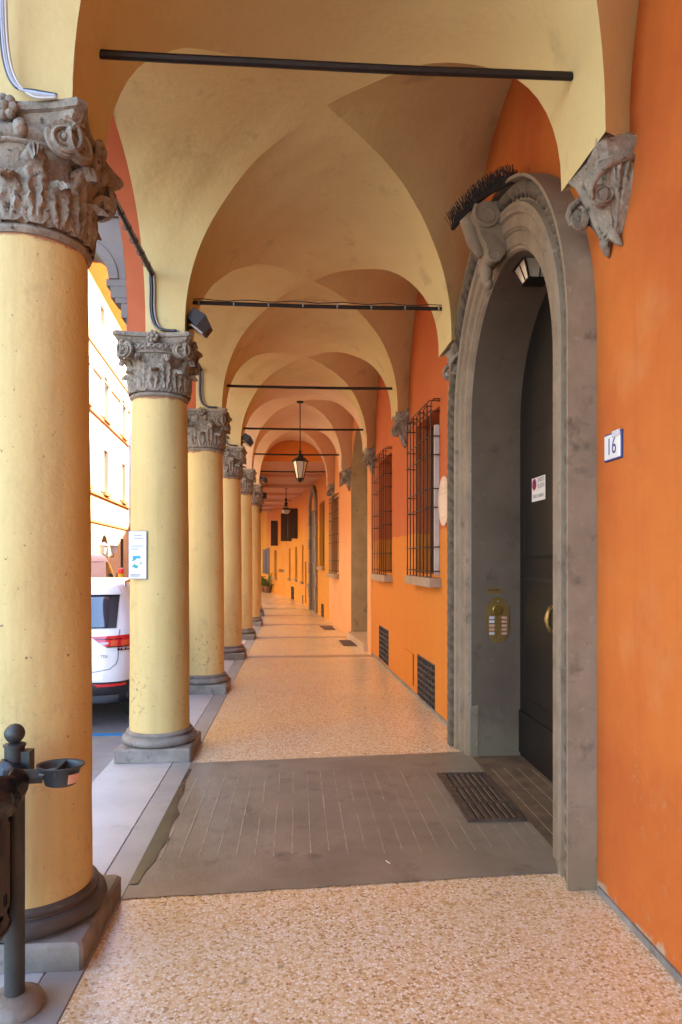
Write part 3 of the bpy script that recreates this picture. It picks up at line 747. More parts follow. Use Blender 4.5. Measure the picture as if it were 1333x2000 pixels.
# lamp under the arch
lt = thing('porch_lantern', 'small black glazed lantern hung under the portal arch', 'lantern', (1.72, 4.86, 3.7040))
lc = (1.72, 4.82)
m = MB(); hx = .105
def sq(h, z): return [(lc[0]-h, lc[1]-h, z), (lc[0]+h, lc[1]-h, z), (lc[0]+h, lc[1]+h, z), (lc[0]-h, lc[1]+h, z)]
m.loft([sq(.02, 3.9200), sq(.03, 3.8840), sq(.10, 3.8480), sq(.135, 3.8300), sq(.135, 3.8192)]); m.build('cap', 'iron', lt)
m = MB(); m.loft([sq(.118, 3.8206), sq(.072, 3.7040)], cap=True); m.build('glass', 'lamp_glass', lt)
m = MB()
for sx in (-1, 1):
    for sy in (-1, 1): m.tube([(lc[0]+sx*.122, lc[1]+sy*.122, 3.8235), (lc[0]+sx*.075, lc[1]+sy*.075, 3.7004)], .008, 5)
    m.tube([(lc[0]+sx*.12, lc[1], 3.8235), (lc[0]+sx*.074, lc[1], 3.7004)], .005, 5); m.tube([(lc[0], lc[1]+sx*.12, 3.8235), (lc[0], lc[1]+sx*.074, 3.7004)], .005, 5)
m.loft([sq(.08, 3.7040), sq(.08, 3.6932), sq(.03, 3.6860)]); m.build('frame', 'iron', lt)

# intercom, slot plate, no-parking sign, house number, plaque
ic = thing('intercom_panel', 'brass intercom panel with name labels on the portal reveal', 'intercom', (1.73, PY1, 1.17))
yv = PY1-.006; m = MB(); cx_, x0_, x1_ = 1.732, 1.632, 1.832
out = arcp(cx_, 1.295, .078, 180, 0, 12)
out = [(x0_, 1.30), (x0_, 1.05)]+arcp(cx_, 1.055, .078, 180, 360, 12)+[(x1_, 1.05), (x1_, 1.30)]+list(reversed(out))
m.loft([[(x, yv, z) for x, z in out], [(x, PY1+.004, z) for x, z in out]]); m.build('plate', 'brass_dull', ic)
m = MB(); m.lathe([(.045, -.001), (.045, .003), (.04, .006)], 24); m.map(lambda x, y, z: (cx_+x, yv-z, 1.262+y)); m.build('speaker', 'brass', ic)
for r_ in range(5):
    z = 1.195-.034*r_
    for sd_ in (0, 1):
        xa = x0_+.024 if sd_ == 0 else cx_+.033
        m = MB(); m.box(xa, xa+.045, yv-.003, yv-.0005, z-.011, z+.011); m.build('name_label', 'label_pink' if sd_ or r_ in (2, 3) else 'label_white', ic)
        m = MB(); m.sphere((xa+.056 if sd_ == 0 else xa-.012, yv-.002, z), .006, n=8, m=5); m.build('button', 'brass', ic)
for z in (1.338, 1.012):
    m = MB(); m.sphere((cx_, yv-.001, z), .006, n=8, m=5); m.build('screw', 'chrome', ic)
m = MB(); m.box(1.635, 1.772, PY1-.005, PY1+.003, 1.405, 1.447)
pl = tag(m.build('name_plate', 'brass_dull'), 'narrow brass plate above the intercom on the portal reveal', 'plate')
m = MB(); m.box(1.645, 1.74, PY1-.007, PY1-.004, 1.43, 1.437); m.build('slot', 'black', pl)

ns = thing('no_parking_sign', 'white no parking sign with red and blue disc on the dark door', 'sign', (1.925, 5.32, 2.26))
ny0, ny1 = 5.17, 5.47; nyc = 5.32
m = MB(); m.box(1.921, 1.926, ny0, ny1, 2.165, 2.355); m.build('plate', 'white_enamel', ns)
def disc(cx, cy, cz, r, m_, name, par, d=.001):
    q = MB(); q.lathe([(r, 0), (r, .0012)], 28); q.map(lambda x, y, z: (cx-z-d, cy+y, cz+x)); return q.build(name, m_, par)
disc(1.920, ny1-.062, 2.302, .047, 'red_ink', 'disc', ns); disc(1.9185, ny1-.062, 2.302, .034, 'blue_ink', 'disc', ns)
m = MB(); m.tube([(1.9155, ny1-.062+.027, 2.329), (1.9155, ny1-.062-.027, 2.275)], .006, 4); m.build('bar', 'red_ink', ns)
text('DIVIETO', .046, (1.9195, 5.258, 2.327), ROT_WALL, 'black_ink', ns, sx=.82)
text('DI SOSTA', .046, (1.9195, 5.258, 2.278), ROT_WALL, 'black_ink', ns, sx=.74)
text('PASSO CARRAIO', .038, (1.9195, nyc, 2.203), ROT_WALL, 'black_ink', ns, sx=.84)

hn = thing('house_number', 'white enamel house number tile reading 16 with blue rim', 'house number', (1.535, 3.22, 2.25))
m = MB(); m.bbox(0, .18, 0, .135, 0, .012, .003); m.map(lambda x, y, z: (1.542-z, 3.31-x, 2.18+y)); m.build('rim', 'blue_ink', hn)
m = MB(); m.bbox(.008, .172, .008, .127, 0, .015, .002); m.map(lambda x, y, z: (1.542-z, 3.31-x, 2.18+y)); m.build('tile', 'white_enamel', hn)
text('16', .115, (1.5255, 3.222, 2.245), ROT_WALL, 'blue_ink', hn, sx=.9)
m = MB(); m.box(1.5235, 1.5265, 3.135, 3.215, 2.288, 2.318); m.build('chipped_tape', 'label_white', hn)

f2 = W(F2); ps = s_at(F2, 867, .05); pq = thing('oval_plaque', 'oval pale plaque with lines of text beside the portal', 'plaque', f2(ps, .05, 2.29))
m = MB(); n = 36
m.loft([[f2(ps+r_*.215*math.cos(2*pi*k/n), d_, 2.29+r_*.255*math.sin(2*pi*k/n)) for k in range(n)] for r_, d_ in ((.97, .035), (1, .04), (1, .05), (.98, .055))])
m.build('plate', 'plaque_glass', pq, smooth=30)
m = MB()
for z, hw in [(2.395, .07), (2.375, .05)]+[(2.345-.018*k, .15-.004*k) for k in range(12)]:
    wbox(F2, ps-hw, ps+hw, .0553, .0562, z-.0035, z+.0035, m)
wbox(F2, ps-.025, ps+.025, .0553, .0562, 2.43, 2.49, m)
m.build('inscription', 'plaque_ink', pq)
m = MB()
for a_ in (-.12, .12):
    m.tube([f2(ps+a_, 0, 2.29), f2(ps+a_, .037, 2.29)], .012, 8)
m.build('spacer', 'iron', pq)

# ------------------------------------------------------------------ drain grate and far floor mats
gx0, gx1, gy0, gy1 = 1.10, 1.485, 4.33, 5.31
gr = thing('drain_grate', 'rusty iron floor grate with three rows of slots before the portal', 'grate', (1.29, 4.8, 0))
m = MB(); m.face([(gx0, gy0, .0075), (gx1, gy0, .0075), (gx1, gy1, .0075), (gx0, gy1, .0075)]); m.build('pit', 'black', gr)
m = MB()
for x0, x1, y0, y1 in ((gx0, gx1, gy0, gy0+.022), (gx0, gx1, gy1-.022, gy1), (gx0, gx0+.03, gy0+.022, gy1-.022), (gx1-.03, gx1, gy0+.022, gy1-.022)): m.box(x0, x1, y0, y1, .005, .020)
m.build('frame', 'grate_iron', gr)
for q in (1, 2):
    y = gy0+(gy1-gy0)*q/3; m = MB(); m.box(gx0+.03, gx1-.03, y-.012, y+.012, .0077, .0175); m.build('cross_bar', 'grate_iron', gr)
for k in range(7):
    x = gx0+.03+(gx1-gx0-.06)*(k+.5)/7
    m = MB(); m.bbox(x-.0155, x+.0155, gy0+.022, gy1-.022, .0077, .0165, .003); m.build('bar', 'grate_iron', gr)
for (u0, u1, v0, v1, lab) in ((664, 708, 1251, 1262, 'brown floor mat in front of the salmon house doorway'), (626, 656, 1222.5, 1230.5, 'smaller brown floor mat beside the far salmon wall')):
    P = [on_floor(u0-2, v0), on_floor(u1-8, v0), on_floor(u1, v1), on_floor(u0+8, v1)]
    m = MB(); m.loft([[(p.x, p.y, .001) for p in P], [(p.x, p.y, .012) for p in P]]); tag(m.build('floor_mat', 'mat_brown'), lab, 'mat')

# ------------------------------------------------------------------ corbels on the wall
def spiral(r0, turns=2.1, k=.115, n=44, a0=0): return [(r0*math.exp(-k*t)*math.cos(a0+t), r0*math.exp(-k*t)*math.sin(a0+t)) for t in [turns*2*pi*i/n for i in range(n+1)]]
def volute_mesh(r0, th=.03, a0=pi/2, hand=1):
    """flat scroll in the XZ plane, thickness along Y, centre at origin"""
    m = MB(); sp = spiral(r0, a0=a0); n = len(sp)
    m.tube([(hand*x, 0, z) for x, z in sp], [max(.005, r0*.19*math.exp(-.085*i/n*13)) for i in range(n)], 7, rb=None)
    for i, v in enumerate(m.v): m.v[i] = (v[0], v[1]*1.6, v[2])
    q = MB(); q.lathe([(r0*.93, -.5*th), (r0*.93, -.05*th), (r0*.3, .05*th)], 20); q.map(lambda x, y, z: (x, -z, y)); m.add(q)
    q = MB(); q.sphere((0, -.2*th, 0), r0*.2, r0*.24, r0*.2, 8, 6); m.add(q)
    return m
def leaf_mesh(h, wd, bell, tilt=0., curl=.05, lobes=4):
    """acanthus leaf wrapped on a bell radius function bell(z); centred on angle -90 deg (towards -Y)"""
    m = MB()
    def fn(u, v):
        t = u; s = v*2-1
        hw = wd*(.50+.50*math.sin(pi*min(1, t*1.1+.15)))*(1+.42*abs(math.sin(pi*lobes*t))**.7-.24)*(1-.7*max(0, t-.78)/.22)
        z = h*min(t, .84)/.84
        c = max(0, (t-.62)/.38)
        rib = .008*math.cos(abs(s)*pi*4-9*t)*(1-.4*t)-.010*math.exp(-(s*7)**2)+.006*math.exp(-((abs(s)-.22)*8)**2)
        out = .012+.016*(1-abs(s)**2)+rib+curl*1.35*c**1.4
        if t > .84: z = h-((t-.84)/.16)**1.5*h*.20
        r_ = bell(z)+out-.018*abs(s)**3
        an = -pi/2+s*hw/max(.05, bell(z))
        return (r_*math.cos(an), r_*math.sin(an), z)
    m.grid(fn, 30, 16); return m
def corbel(y, label, dark=False):
    xw = wx(y); ang = math.atan2(wx(y-.3)-wx(y+.3), .6)
    t = thing('wall_corbel', label, 'corbel', (xw, y, 3.2), 'carved corbels carrying the vault along the wall')
    def w_(x, yy, z): return (xw+.02-x*.74, y+yy*.80, 3.625+(z-3.645)*.86)        # x = projection from the wall
    hw = .235; dp = .25
    m = MB()
    def ring(px, py, z, cc=.03): return [w_(0, -py, z), w_(px-.04, -py+0, z), w_(px, -py+.04, z), w_(px-cc, 0, z), w_(px, py-.04, z), w_(px-.04, py, z), w_(0, py, z)]
    m.loft([ring(dp-.03, hw-.035, 3.545), ring(dp-.02, hw-.025, 3.575), ring(dp, hw, 3.60), ring(dp+.01, hw+.01, 3.615), ring(dp+.01, hw+.01, 3.645)]); m.build('abacus', 'stone', t)
    m = MB(); out_ = [(-.15, 3.40), (-.165, 3.52), (-.15, 3.60), (-.155, 3.66), (-.12, 3.69), (.12, 3.69), (.155, 3.66), (.15, 3.60), (.165, 3.52), (.15, 3.40), (.06, 3.24), (-.06, 3.24)]
    m.loft([[(xw+.02, y+a_, z) for a_, z in out_], [(xw-.035, y+a_, z) for a_, z in out_], [(xw-.05, y+a_*.88, 3.5+(z-3.5)*.93) for a_, z in out_]]); m.build('back_plate', 'stone', t)
    m = MB(); rr2 = random.Random(int(y*10))
    secs = [(.085, .065, 3.20), (.10, .085, 3.235), (.095, .10, 3.27), (.13, .13, 3.34), (.165, .16, 3.42), (.195, .19, 3.49), (.215, .215, 3.55)]
    m.loft([[w_(0, -b_, z), w_(a_*.8, -b_, z), w_(a_, -b_*.7, z), w_(a_*1.03, 0, z), w_(a_, b_*.7, z), w_(a_*.8, b_, z), w_(0, b_, z)] for a_, b_, z in secs])
    m.build('body', 'stone', t, smooth=50)
    for sg in (-1, 1):      # scrolls rolling forward at the front corners
        v = volute_mesh(.062, .05, hand=sg); v.map(lambda x, yy, z, sg=sg: w_(.205-yy*1.1-.01*abs(x), sg*.125+x, 3.37+z)); v.build('volute', 'stone', t, smooth=40)
        v = volute_mesh(.062, .05, hand=1); v.map(lambda x, yy, z, sg=sg: w_(.20+x*1.2, sg*(.155-yy), 3.37+z)); v.build('volute', 'stone', t, smooth=40)
        m = MB(); m.tube([w_(.02, sg*.215, 3.54), w_(.10, sg*.218, 3.535), w_(.17, sg*.215, 3.515), w_(.245, sg*.19, 3.46), w_(.275, sg*.165, 3.40), w_(.262, sg*.16, 3.34)], [.016, .02, .022, .02, .016, .008], 7); m.build('scroll_band', 'stone', t, smooth=True)
        for xa, xb, rr_ in ((.0, .03, .016), (.06, .055, .013), (.12, .075, .015)):
            m = MB(); m.tube([w_(xa, sg*.212, 3.53), w_((xa+xb)/2+.01, sg*.17, 3.40), w_(xb, sg*.10, 3.27), w_(xb, sg*.07, 3.20)], [rr_, rr_*1.1, rr_, rr_*.6], 7); m.build('rib', 'stone', t, smooth=True)
        m = MB()
        def side(u, v, sg=sg):
            p = v*2-1; z = 3.215+.30*u; hwid = (.025+.075*math.sin(pi*min(1, u*.85+.1)))*(1+.2*abs(math.sin(pi*4*u)))
            base = .075+.13*u; yy = (.062+.145*u**.9)+.02*(1-p*p)+.012*math.exp(-(p*5)**2)+.006*math.cos(p*9)
            return w_(.05+.10*u+hwid*(p*.6)+.01, sg*(yy-.012), z)
        m.grid(side, 16, 10); m.build('leaf', 'stone', t, smooth=60)
    for q in (-.085, 0, .085):
        m = MB()
        def front(u, v, q=q):
            p = v*2-1; z = 3.215+.31*u; hwid = (.018+.042*math.sin(pi*min(1, u*.85+.1)))*(1+.2*abs(math.sin(pi*4*u)))
            return w_(.09+.125*u+.018*(1-p*p)+.010*math.exp(-(p*5)**2)+.05*max(0, u-.8), q*(.45+.75*u)+hwid*p, z)
        m.grid(front, 16, 8); m.build('leaf', 'stone', t, smooth=60)
    for q in (-.05, .05):
        m = MB(); m.tube([w_(.07, q*.8, 3.25), w_(.075, q*1.1, 3.20), w_(.05, q*1.5, 3.15), w_(.03, q*1.7, 3.13)], [.03, .028, .016, .004], 7); m.build('pendant', 'stone', t, smooth=True)
CL = {3.2: 'large carved grey corbel beside the portal, nearest of the wall corbels', 6.1: 'carved corbel half hidden behind the rope moulding of the portal',
      9.0: 'carved corbel between the two barred windows of the orange house', 11.9: 'carved corbel between the second barred window and the salmon doorway',
      14.8: 'small carved corbel just past the salmon doorway', 17.7: 'farthest carved corbel, where the vaults end'}
for y in CL: corbel(y, CL[y])

# ------------------------------------------------------------------ columns
CAPZ = 3.08
def bell(z): return .235+.012*min(1, z/.3)+.035*max(0, (z-.24)/.12)**2 if z < .36 else .28
def make_column(kind):
    t = thing('stone_column', 'x', 'column', (0, 0, 0), 'columns along the street side of the portico')
    m = MB(); m.bbox(-.318, .318, -.318, .318, 0, .112, .014); m.build('plinth', 'base_stone', t)
    m = MB(); prof = [(.29, .112), (.312, .122), (.322, .145), (.315, .172), (.298, .183), (.28, .187), (.276, .196), (.285, .203), (.284, .216), (.272, .222), (.262, .226)]
    m.lathe(prof, 48); m.build('base_torus', 'dark_base' if kind == 0 else 'base_stone', t, smooth=50)
    m = MB(); pr = [(.257, .20), (.2545, .6), (.253, 1.2), (.249, 1.8), (.243, 2.4), (.237, 2.9), (.2345, 3.085)]
    rr3 = random.Random(5+kind); P2 = []
    for (a, za), (b2, zb) in zip(pr, pr[1:]):
        for i in range(4): P2.append((a+(b2-a)*i/4, za+(zb-za)*i/4))
    P2.append(pr[-1]); m.lathe(P2, 56)
    for i, v in enumerate(m.v):
        k = 1+.004*math.sin(v[2]*7+math.atan2(v[1], v[0])*3+kind)+.003*math.sin(v[2]*19+kind*2); m.v[i] = (v[0]*k, v[1]*k, v[2])
    m.build('shaft', 'column_yellow', t, smooth=50)
    # capital
    m = MB(); N = 64; rings = []
    zs = [0, .012, .02, .03, .038]; rs = [.243, .252, .255, .250, .238]
    bz = [.045+i*.32/22 for i in range(23)]
    for r_, z in list(zip(rs, zs))+[(bell(z), z) for z in bz]+[(.285, .372), (.30, .39), (.302, .41), (.29, .43), (.27, .445)]:
        rng = []
        for k in range(N):
            a = 2*pi*k/N; rel = 0
            if .045 < z < .36: rel = .006*math.sin(a*16+kind)*math.sin(z*26+math.sin(a*5)*2)+.004*math.sin(a*37+z*60)
            rng.append(((r_+rel)*math.cos(a), (r_+rel)*math.sin(a), CAPZ+z))
        rings.append(rng)
    m.loft(rings); cap = m.build('capital', 'stone', t, smooth=50)
    ORG[cap.name] = Vector((0, 0, 0))
    # abacus with hollow sides
    def ab(e, z, hol):
        P = []
        for q in range(4):
            a = q*pi/2
            for i in range(9):
                s = i/8*2-1; x = s*(e-.03); y = -(e-hol*(1-s*s))
                P.append((x*math.cos(a)-y*math.sin(a), x*math.sin(a)+y*math.cos(a), z))
        return P
    m = MB(); m.loft([ab(.285, CAPZ+.432, .05), ab(.29, CAPZ+.445, .05), ab(.312, CAPZ+.472, .05), ab(.314, CAPZ+.482, .05), ab(.328, CAPZ+.488, .045), ab(.333, CAPZ+.505, .045), ab(.328, CAPZ+.522, .045)])
    m.build('abacus', 'stone', cap, smooth=30)
    # eggs or braided band
    if kind == 0:
        for k in range(16):
            a = 2*pi*k/16+pi/16
            m = MB(); m.sphere((.300*math.cos(a), .300*math.sin(a), CAPZ+.405), .030, .030, .040, 10, 7); m.build('egg', 'stone', cap, smooth=True)
    else:
        m = MB()
        for k in range(40 if kind == 1 else 18):
            n_ = 40 if kind == 1 else 18; a = 2*pi*k/n_
            if kind == 1:
                for sg in (-1, 1): m.tube([(.302*math.cos(a+d*sg), .302*math.sin(a+d*sg), CAPZ+.385+.045*(d/.16)) for d in (0, .08, .16)], .007, 5)
            else: m.sphere((.298*math.cos(a), .298*math.sin(a), CAPZ+.405), .028, .028, .036, 8, 6)
        m.build('carved_band', 'stone', cap, smooth=True)
    m = MB(); m.lathe([(.284, CAPZ+.352), (.296, CAPZ+.358), (.298, CAPZ+.366), (.286, CAPZ+.372)], 48); m.build('bead_ring', 'stone', cap, smooth=True)
    for q in range(4):
        a = q*pi/2
        def rot(x, y, z, a=a): return (x*math.cos(a)-y*math.sin(a), x*math.sin(a)+y*math.cos(a), z)
        for sg in (-1, 1):
            v = volute_mesh(.078, .05, hand=-sg)
            def pl(x, y, z, sg=sg):
                b = R(28)*sg; x2 = x*math.cos(b)-y*math.sin(b)*1; y2 = x*math.sin(b)+y*math.cos(b)
                return rot(sg*.236+x2, -.287+y2, CAPZ+.375+z)
            v.map(pl); v.build('volute', 'stone', cap, smooth=40)
        m = MB()
        for k in range(7):
            an = 2*pi*k/7; m.sphere(rot(.034*math.cos(an), -.300, CAPZ+.485+.034*math.sin(an)), .022, n=8, m=5)
        m.sphere(rot(0, -.312, CAPZ+.485), .022, n=8, m=5); m.build('rosette', 'stone', cap, smooth=True)
    L1 = leaf_mesh(.19, .095, lambda z: bell(z+.04), curl=.045); L2 = leaf_mesh(.30, .085, lambda z: bell(z+.04), curl=.05, lobes=6)
    for k in range(8):
        for Lm, off in ((L1, 0), (L2, pi/8)):
            a = 2*pi*k/8+off
            m = MB(); m.v = [(x*math.cos(a)-y*math.sin(a), x*math.sin(a)+y*math.cos(a), z+CAPZ+.04) for x, y, z in Lm.v]; m.f = list(Lm.f)
            m.build('acanthus_leaf', 'stone', cap, smooth=60)
    return t
protos = [make_column(k) for k in range(3)]
CLAB = {3.2: ('largest column, thick yellow shaft at the left edge behind the litter bin', 0), 6.1: ('yellow column with a small white notice on its shaft, second from the camera', 1),
        9.0: ('yellow column between the one with the white notice and the next slimmer ones, third in the row', 2), 11.9: ('fourth yellow column from the camera, shield carved on its grey capital', 2),
        14.8: ('fifth column from the camera, between the shield capital column and the last vaulted one', 1), 17.7: ('sixth column from the camera, the last before the flat ceiling', 2),
        .3: ('yellow column standing just behind the camera', 1), -2.6: ('second yellow column behind the camera', 2), -5.5: ('third yellow column behind the camera', 1), -8.4: ('fourth yellow column behind the camera', 2),
        20.6: ('slim far column beyond the vaults, mostly hidden behind nearer ones', 1), 23.5: ('farthest visible column of the row under the flat ceiling', 1)}
used = set()
for y, (lab, k) in CLAB.items():
    o = protos[k] if k not in used else copy_tree(protos[k])
    used.add(k); o.location = (-1.2 if y < 18 else far_x(y), y, 0); o['label'] = lab; o['category'] = 'column'
    o.rotation_euler = (0, 0, 0)
# carved shield on the fourth capital
sh = [o for o in col.objects if o.get('label', '').startswith('fourth yellow')][0]
m = MB(); out = [(-.05, .22), (.05, .22), (.05, .14), (.03, .09), (0, .07), (-.03, .09), (-.05, .14)]
m.loft([[(x, -.262, CAPZ+z) for x, z in out], [(x*.85, -.285, CAPZ+.01+z*.97) for x, z in out]]); m.build('shield', 'stone', sh, local=True)

# ------------------------------------------------------------------ tie rods
RL = ['thick nearest iron tie rod across the first vault', 'second iron tie rod, with small cable clips along it', 'third iron tie rod from the camera, just above the lantern rod',
      'fourth iron tie rod across the salmon vault, from the camera', 'fifth iron tie rod, level with the lantern top', 'last thin iron tie rod before the flat ceiling']
for i, y in enumerate(COLY[4:]):
    m = MB(); r_ = .0195 if i == 0 else .018
    x0, x1 = XLE+.035, xr(y)-.01; RZ = 4.02 if i == 0 else 3.965
    pts = [(x0-.06+(x1-x0+.12)*k/12, y, RZ-.008*math.sin(pi*k/12)+random.uniform(-.0015, .0015)) for k in range(13)]
    m.tube(pts, r_, 8)
    for x in (x0-.045, x1+.04): m.box(x-.012, x+.012, y-.04, y+.04, RZ-.04, RZ+.035)
    t = m.build('tie_rod', 'iron', None, smooth=40); tag(t, RL[i], 'tie rod', 'iron tie rods across the vaults')
    if i == 1:
        for k in range(8):
            q = MB(); x = x0+.05+(x1-x0-.1)*k/7.; q.tube([(x-.006, y, 3.965), (x+.006, y, 3.965)], .026, 8); q.build('cable_clip', 'cable_grey', t)
        q = MB(); q.tube([(x0-.03+(x1-x0)*k/20, y-.024, 3.983+.008*math.sin(k*1.7)) for k in range(21)]+[(x1+.03, y-.03, 3.90), (x1+.10, y-.02, 3.78), (x1+.12, y, 3.66)], .0045, 5); q.build('thin_cable', 'cable_black', t)

# ------------------------------------------------------------------ hanging lanterns
def hang_lantern(x, y, ztop, zb, label):
    t = thing('hanging_lantern', label, 'lantern', (x, y, zb), 'lanterns hanging along the portico')
    m = MB(); m.tube([(x, y, ztop), (x, y, zb+.62)], .011, 6); m.lathe([(.06, ztop-.05), (.075, ztop-.03), (.02, ztop+.03)], 12, (x, y, 0)); m.build('rod', 'iron', t)
    def hx(r_, z): return [(x+.88*r_*math.cos(pi/3*k), y+.88*r_*math.sin(pi/3*k), zb+z) for k in range(6)]
    m = MB(); m.loft([hx(.19, .40), hx(.195, .41), hx(.12, .47), hx(.07, .49), hx(.075, .53), hx(.02, .57), hx(.035, .60), hx(.012, .64)]); m.build('cap', 'iron', t)
    m = MB(); m.loft([hx(.155, .395), hx(.075, .075)]); m.build('glass', 'lamp_glass', t)
    m = MB()
    for k in range(6):
        a, b_ = hx(.165, .40)[k], hx(.08, .07)[k]; m.tube([a, b_], .007, 5)
    m.loft([hx(.085, .08), hx(.085, .06), hx(.03, .045), hx(.012, .0)])
    for k in range(6): m.tube([hx(.08, .07)[k], hx(.07, .03)[k], hx(.02, .01)[k]], .006, 5)
    m.build('frame', 'iron', t)
hang_lantern(.07, 13.35, 4.80, 3.20, 'hexagonal black glazed lantern on a long rod under the salmon vault')
t = thing('globe_lantern', 'small round glass pendant lamp under the flat ceiling', 'lantern', (-.37, 24.3, 3.3), 'lanterns hanging along the portico')
gx, gy = -.37, 24.3
m = MB(); m.tube([(gx, gy, 4.25), (gx, gy, 3.6)], .014, 6); m.lathe([(.08, 4.2), (.09, 4.24)], 10, (gx, gy, 0)); m.lathe([(.02, 3.6), (.07, 3.66), (.02, 3.74), (.05, 3.8), (.015, 3.88)], 10, (gx, gy, 0)); m.build('rod', 'iron', t)
m = MB(); m.lathe([(.02, 3.30), (.09, 3.32), (.14, 3.39), (.145, 3.45), (.10, 3.54), (.04, 3.6)], 16, (gx, gy, 0)); m.build('globe', 'lamp_frost', t, smooth=True)
m = MB(); m.lathe([(.15, 3.445), (.155, 3.455), (.07, 3.57), (.03, 3.63)], 16, (gx, gy, 0)); m.build('cap', 'iron', t, smooth=True)

# ------------------------------------------------------------------ floodlights on the piers
def flood(y, label):
    t = thing('floodlight', label, 'floodlight', (XLE, y-.1, 3.72), 'floodlights fixed to the piers')
    c = Vector((XLE+.10, y-.12, 3.75))
    M = Matrix.Translation(c) @ Matrix.Rotation(R(38), 4, 'Y')
    def put(b): b.map(lambda x, yy, z: tuple(M @ Vector((x, yy, z)))); return b
    b = MB(); b.loft([[(-.09, -.075, -.04), (-.09, .075, -.04), (-.09, .075, .06), (-.09, -.075, .06)], [(.03, -.085, -.055), (.03, .085, -.055), (.03, .085, .075), (.03, -.085, .075)], [(.12, -.06, -.06), (.12, .06, -.06), (.12, .06, .03), (.12, -.06, .03)]])
    put(b).build('housing', 'lamp_brown', t)
    b = MB(); b.box(-.02, .10, -.06, .06, -.072, -.058); put(b).build('lens', 'lamp_frost', t)
    b = MB(); b.tube([(XLE-.01, y-.12, 3.70), (XLE+.05, y-.12, 3.70), (XLE+.09, y-.12, 3.74)], .014, 6); b.box(XLE-.005, XLE+.01, y-.17, y-.07, 3.64, 3.76); b.build('bracket', 'iron', t)
FLL = {6.1: 'brown floodlight above the capital of the column with the notice', 11.9: 'dark floodlight above the shield capital, fourth column', 17.7: 'small floodlight above the sixth column capital'}
for y in FLL: flood(y, FLL[y])
def far_flood(y, lab):
    t = thing('floodlight', lab, 'floodlight', (far_x(y)+.3, y-.1, 3.72), 'floodlights fixed to the piers')
    b = MB(); b.box(far_x(y)+.24, far_x(y)+.42, y-.2, y-.05, 3.5, 3.68); b.tube([(far_x(y)+.2, y-.1, 3.7), (far_x(y)+.33, y-.12, 3.66)], .02, 6); b.build('housing', 'lamp_brown', t)
far_flood(20.6, 'tiny dark floodlight above the column beyond the vaults')

# ------------------------------------------------------------------ cables
def left_surface(b, yc, x): return Vector((x, yc+HB*b, SPR+RISE*fs(b)))
def cable_run(yc, x, bs, rad, m_, name, par, tail=True, off=.012):
    P = []
    for b in bs:
        p = left_surface(b, yc, x); q = left_surface(max(-1, b-.01), yc, x); t_ = (p-q).normalized() if (p-q).length else Vector((0, 0, 1))
        nrm = Vector((0, -1, -.3)).normalized(); P.append(p+nrm*off)
    if tail:
        e_ = P[-1]; P += [Vector((x+.03, e_.y-.012, 3.70)), Vector((x+.12, e_.y-.02, 3.63)), Vector((x+.22, e_.y-.03, 3.615))]
    mb = MB(); mb.tube(P, rad, 6); return mb.build(name, m_, par, smooth=True)
CT_L = ['bundle of dark and white cables strapped along the first arch above the bin column', 'grey cables running down the pier over the third column', 'thin grey cables over the fourth column']
for i, y in enumerate((4.65, 7.55, 10.45)):
    t = thing('cable_bundle', CT_L[i], 'cable', (-1.22, y+1.2, 3.6), 'cables strapped along the arcade arches')
    yA_, yB_ = y-1.15, y+1.135
    def run(x, dz, rad, m_):
        P = [Vector((x, yA_+(yB_-yA_)*k/24, 4.075+dz-.012*math.sin(pi*k/24)+.002*math.sin(k*2.3))) for k in range(25)]
        P += [Vector((x, y+1.125, 4.03+dz)), Vector((x, y+1.145, 3.95)), Vector((x-.006, y+1.17, 3.80)), Vector((x+.02, y+1.175, 3.68)), Vector((x+.08, y+1.175, 3.63)), Vector((x+.20, y+1.16, 3.616))]
        mb = MB(); mb.tube(P[:24]+smooth_path(P[24:]), rad, 6); mb.build('cable', m_, t, smooth=True)
    run(-1.205, 0, .013, 'cable_black'); run(-1.185, .012, .008, 'cable_grey'); run(-1.225, .014, .007, 'cable_grey'); run(-1.20, .022, .006, 'cable_black')
    for k in range(1, 11):
        yk = yA_+(yB_-yA_)*k/11; mb = MB(); zc_ = 4.08-.012*math.sin(pi*k/11); mb.tube([(-1.205+.03*math.cos(2*pi*q/10), yk, zc_+.024*math.sin(2*pi*q/10)) for q in range(11)], .004, 5); mb.build('strap', 'cable_black', t)
t = thing('cable_bundle', 'pale blue and white cables hanging down the pier above the nearest capital', 'cable', (-1.3, 2.9, 3.62), 'cables strapped along the arcade arches')
yf = 3.2-.262
for dx, m_, rd in ((0, 'cable_blue', .007), (.014, 'cable_grey', .007), (-.012, 'cable_black', .006), (.03, 'window_white', .006)):
    P = [unproj(2+dx*300, -60, 2.70), unproj(5+dx*300, 60, 2.77), unproj(14+dx*300, 130, 2.80), unproj(34+dx*250, 170, 2.81), unproj(70, 181+dx*300, 2.81), unproj(112, 187+dx*120, 2.81)]
    mb = MB(); mb.tube(smooth_path(P), rd, 6); mb.build('cable', m_, t, smooth=True)

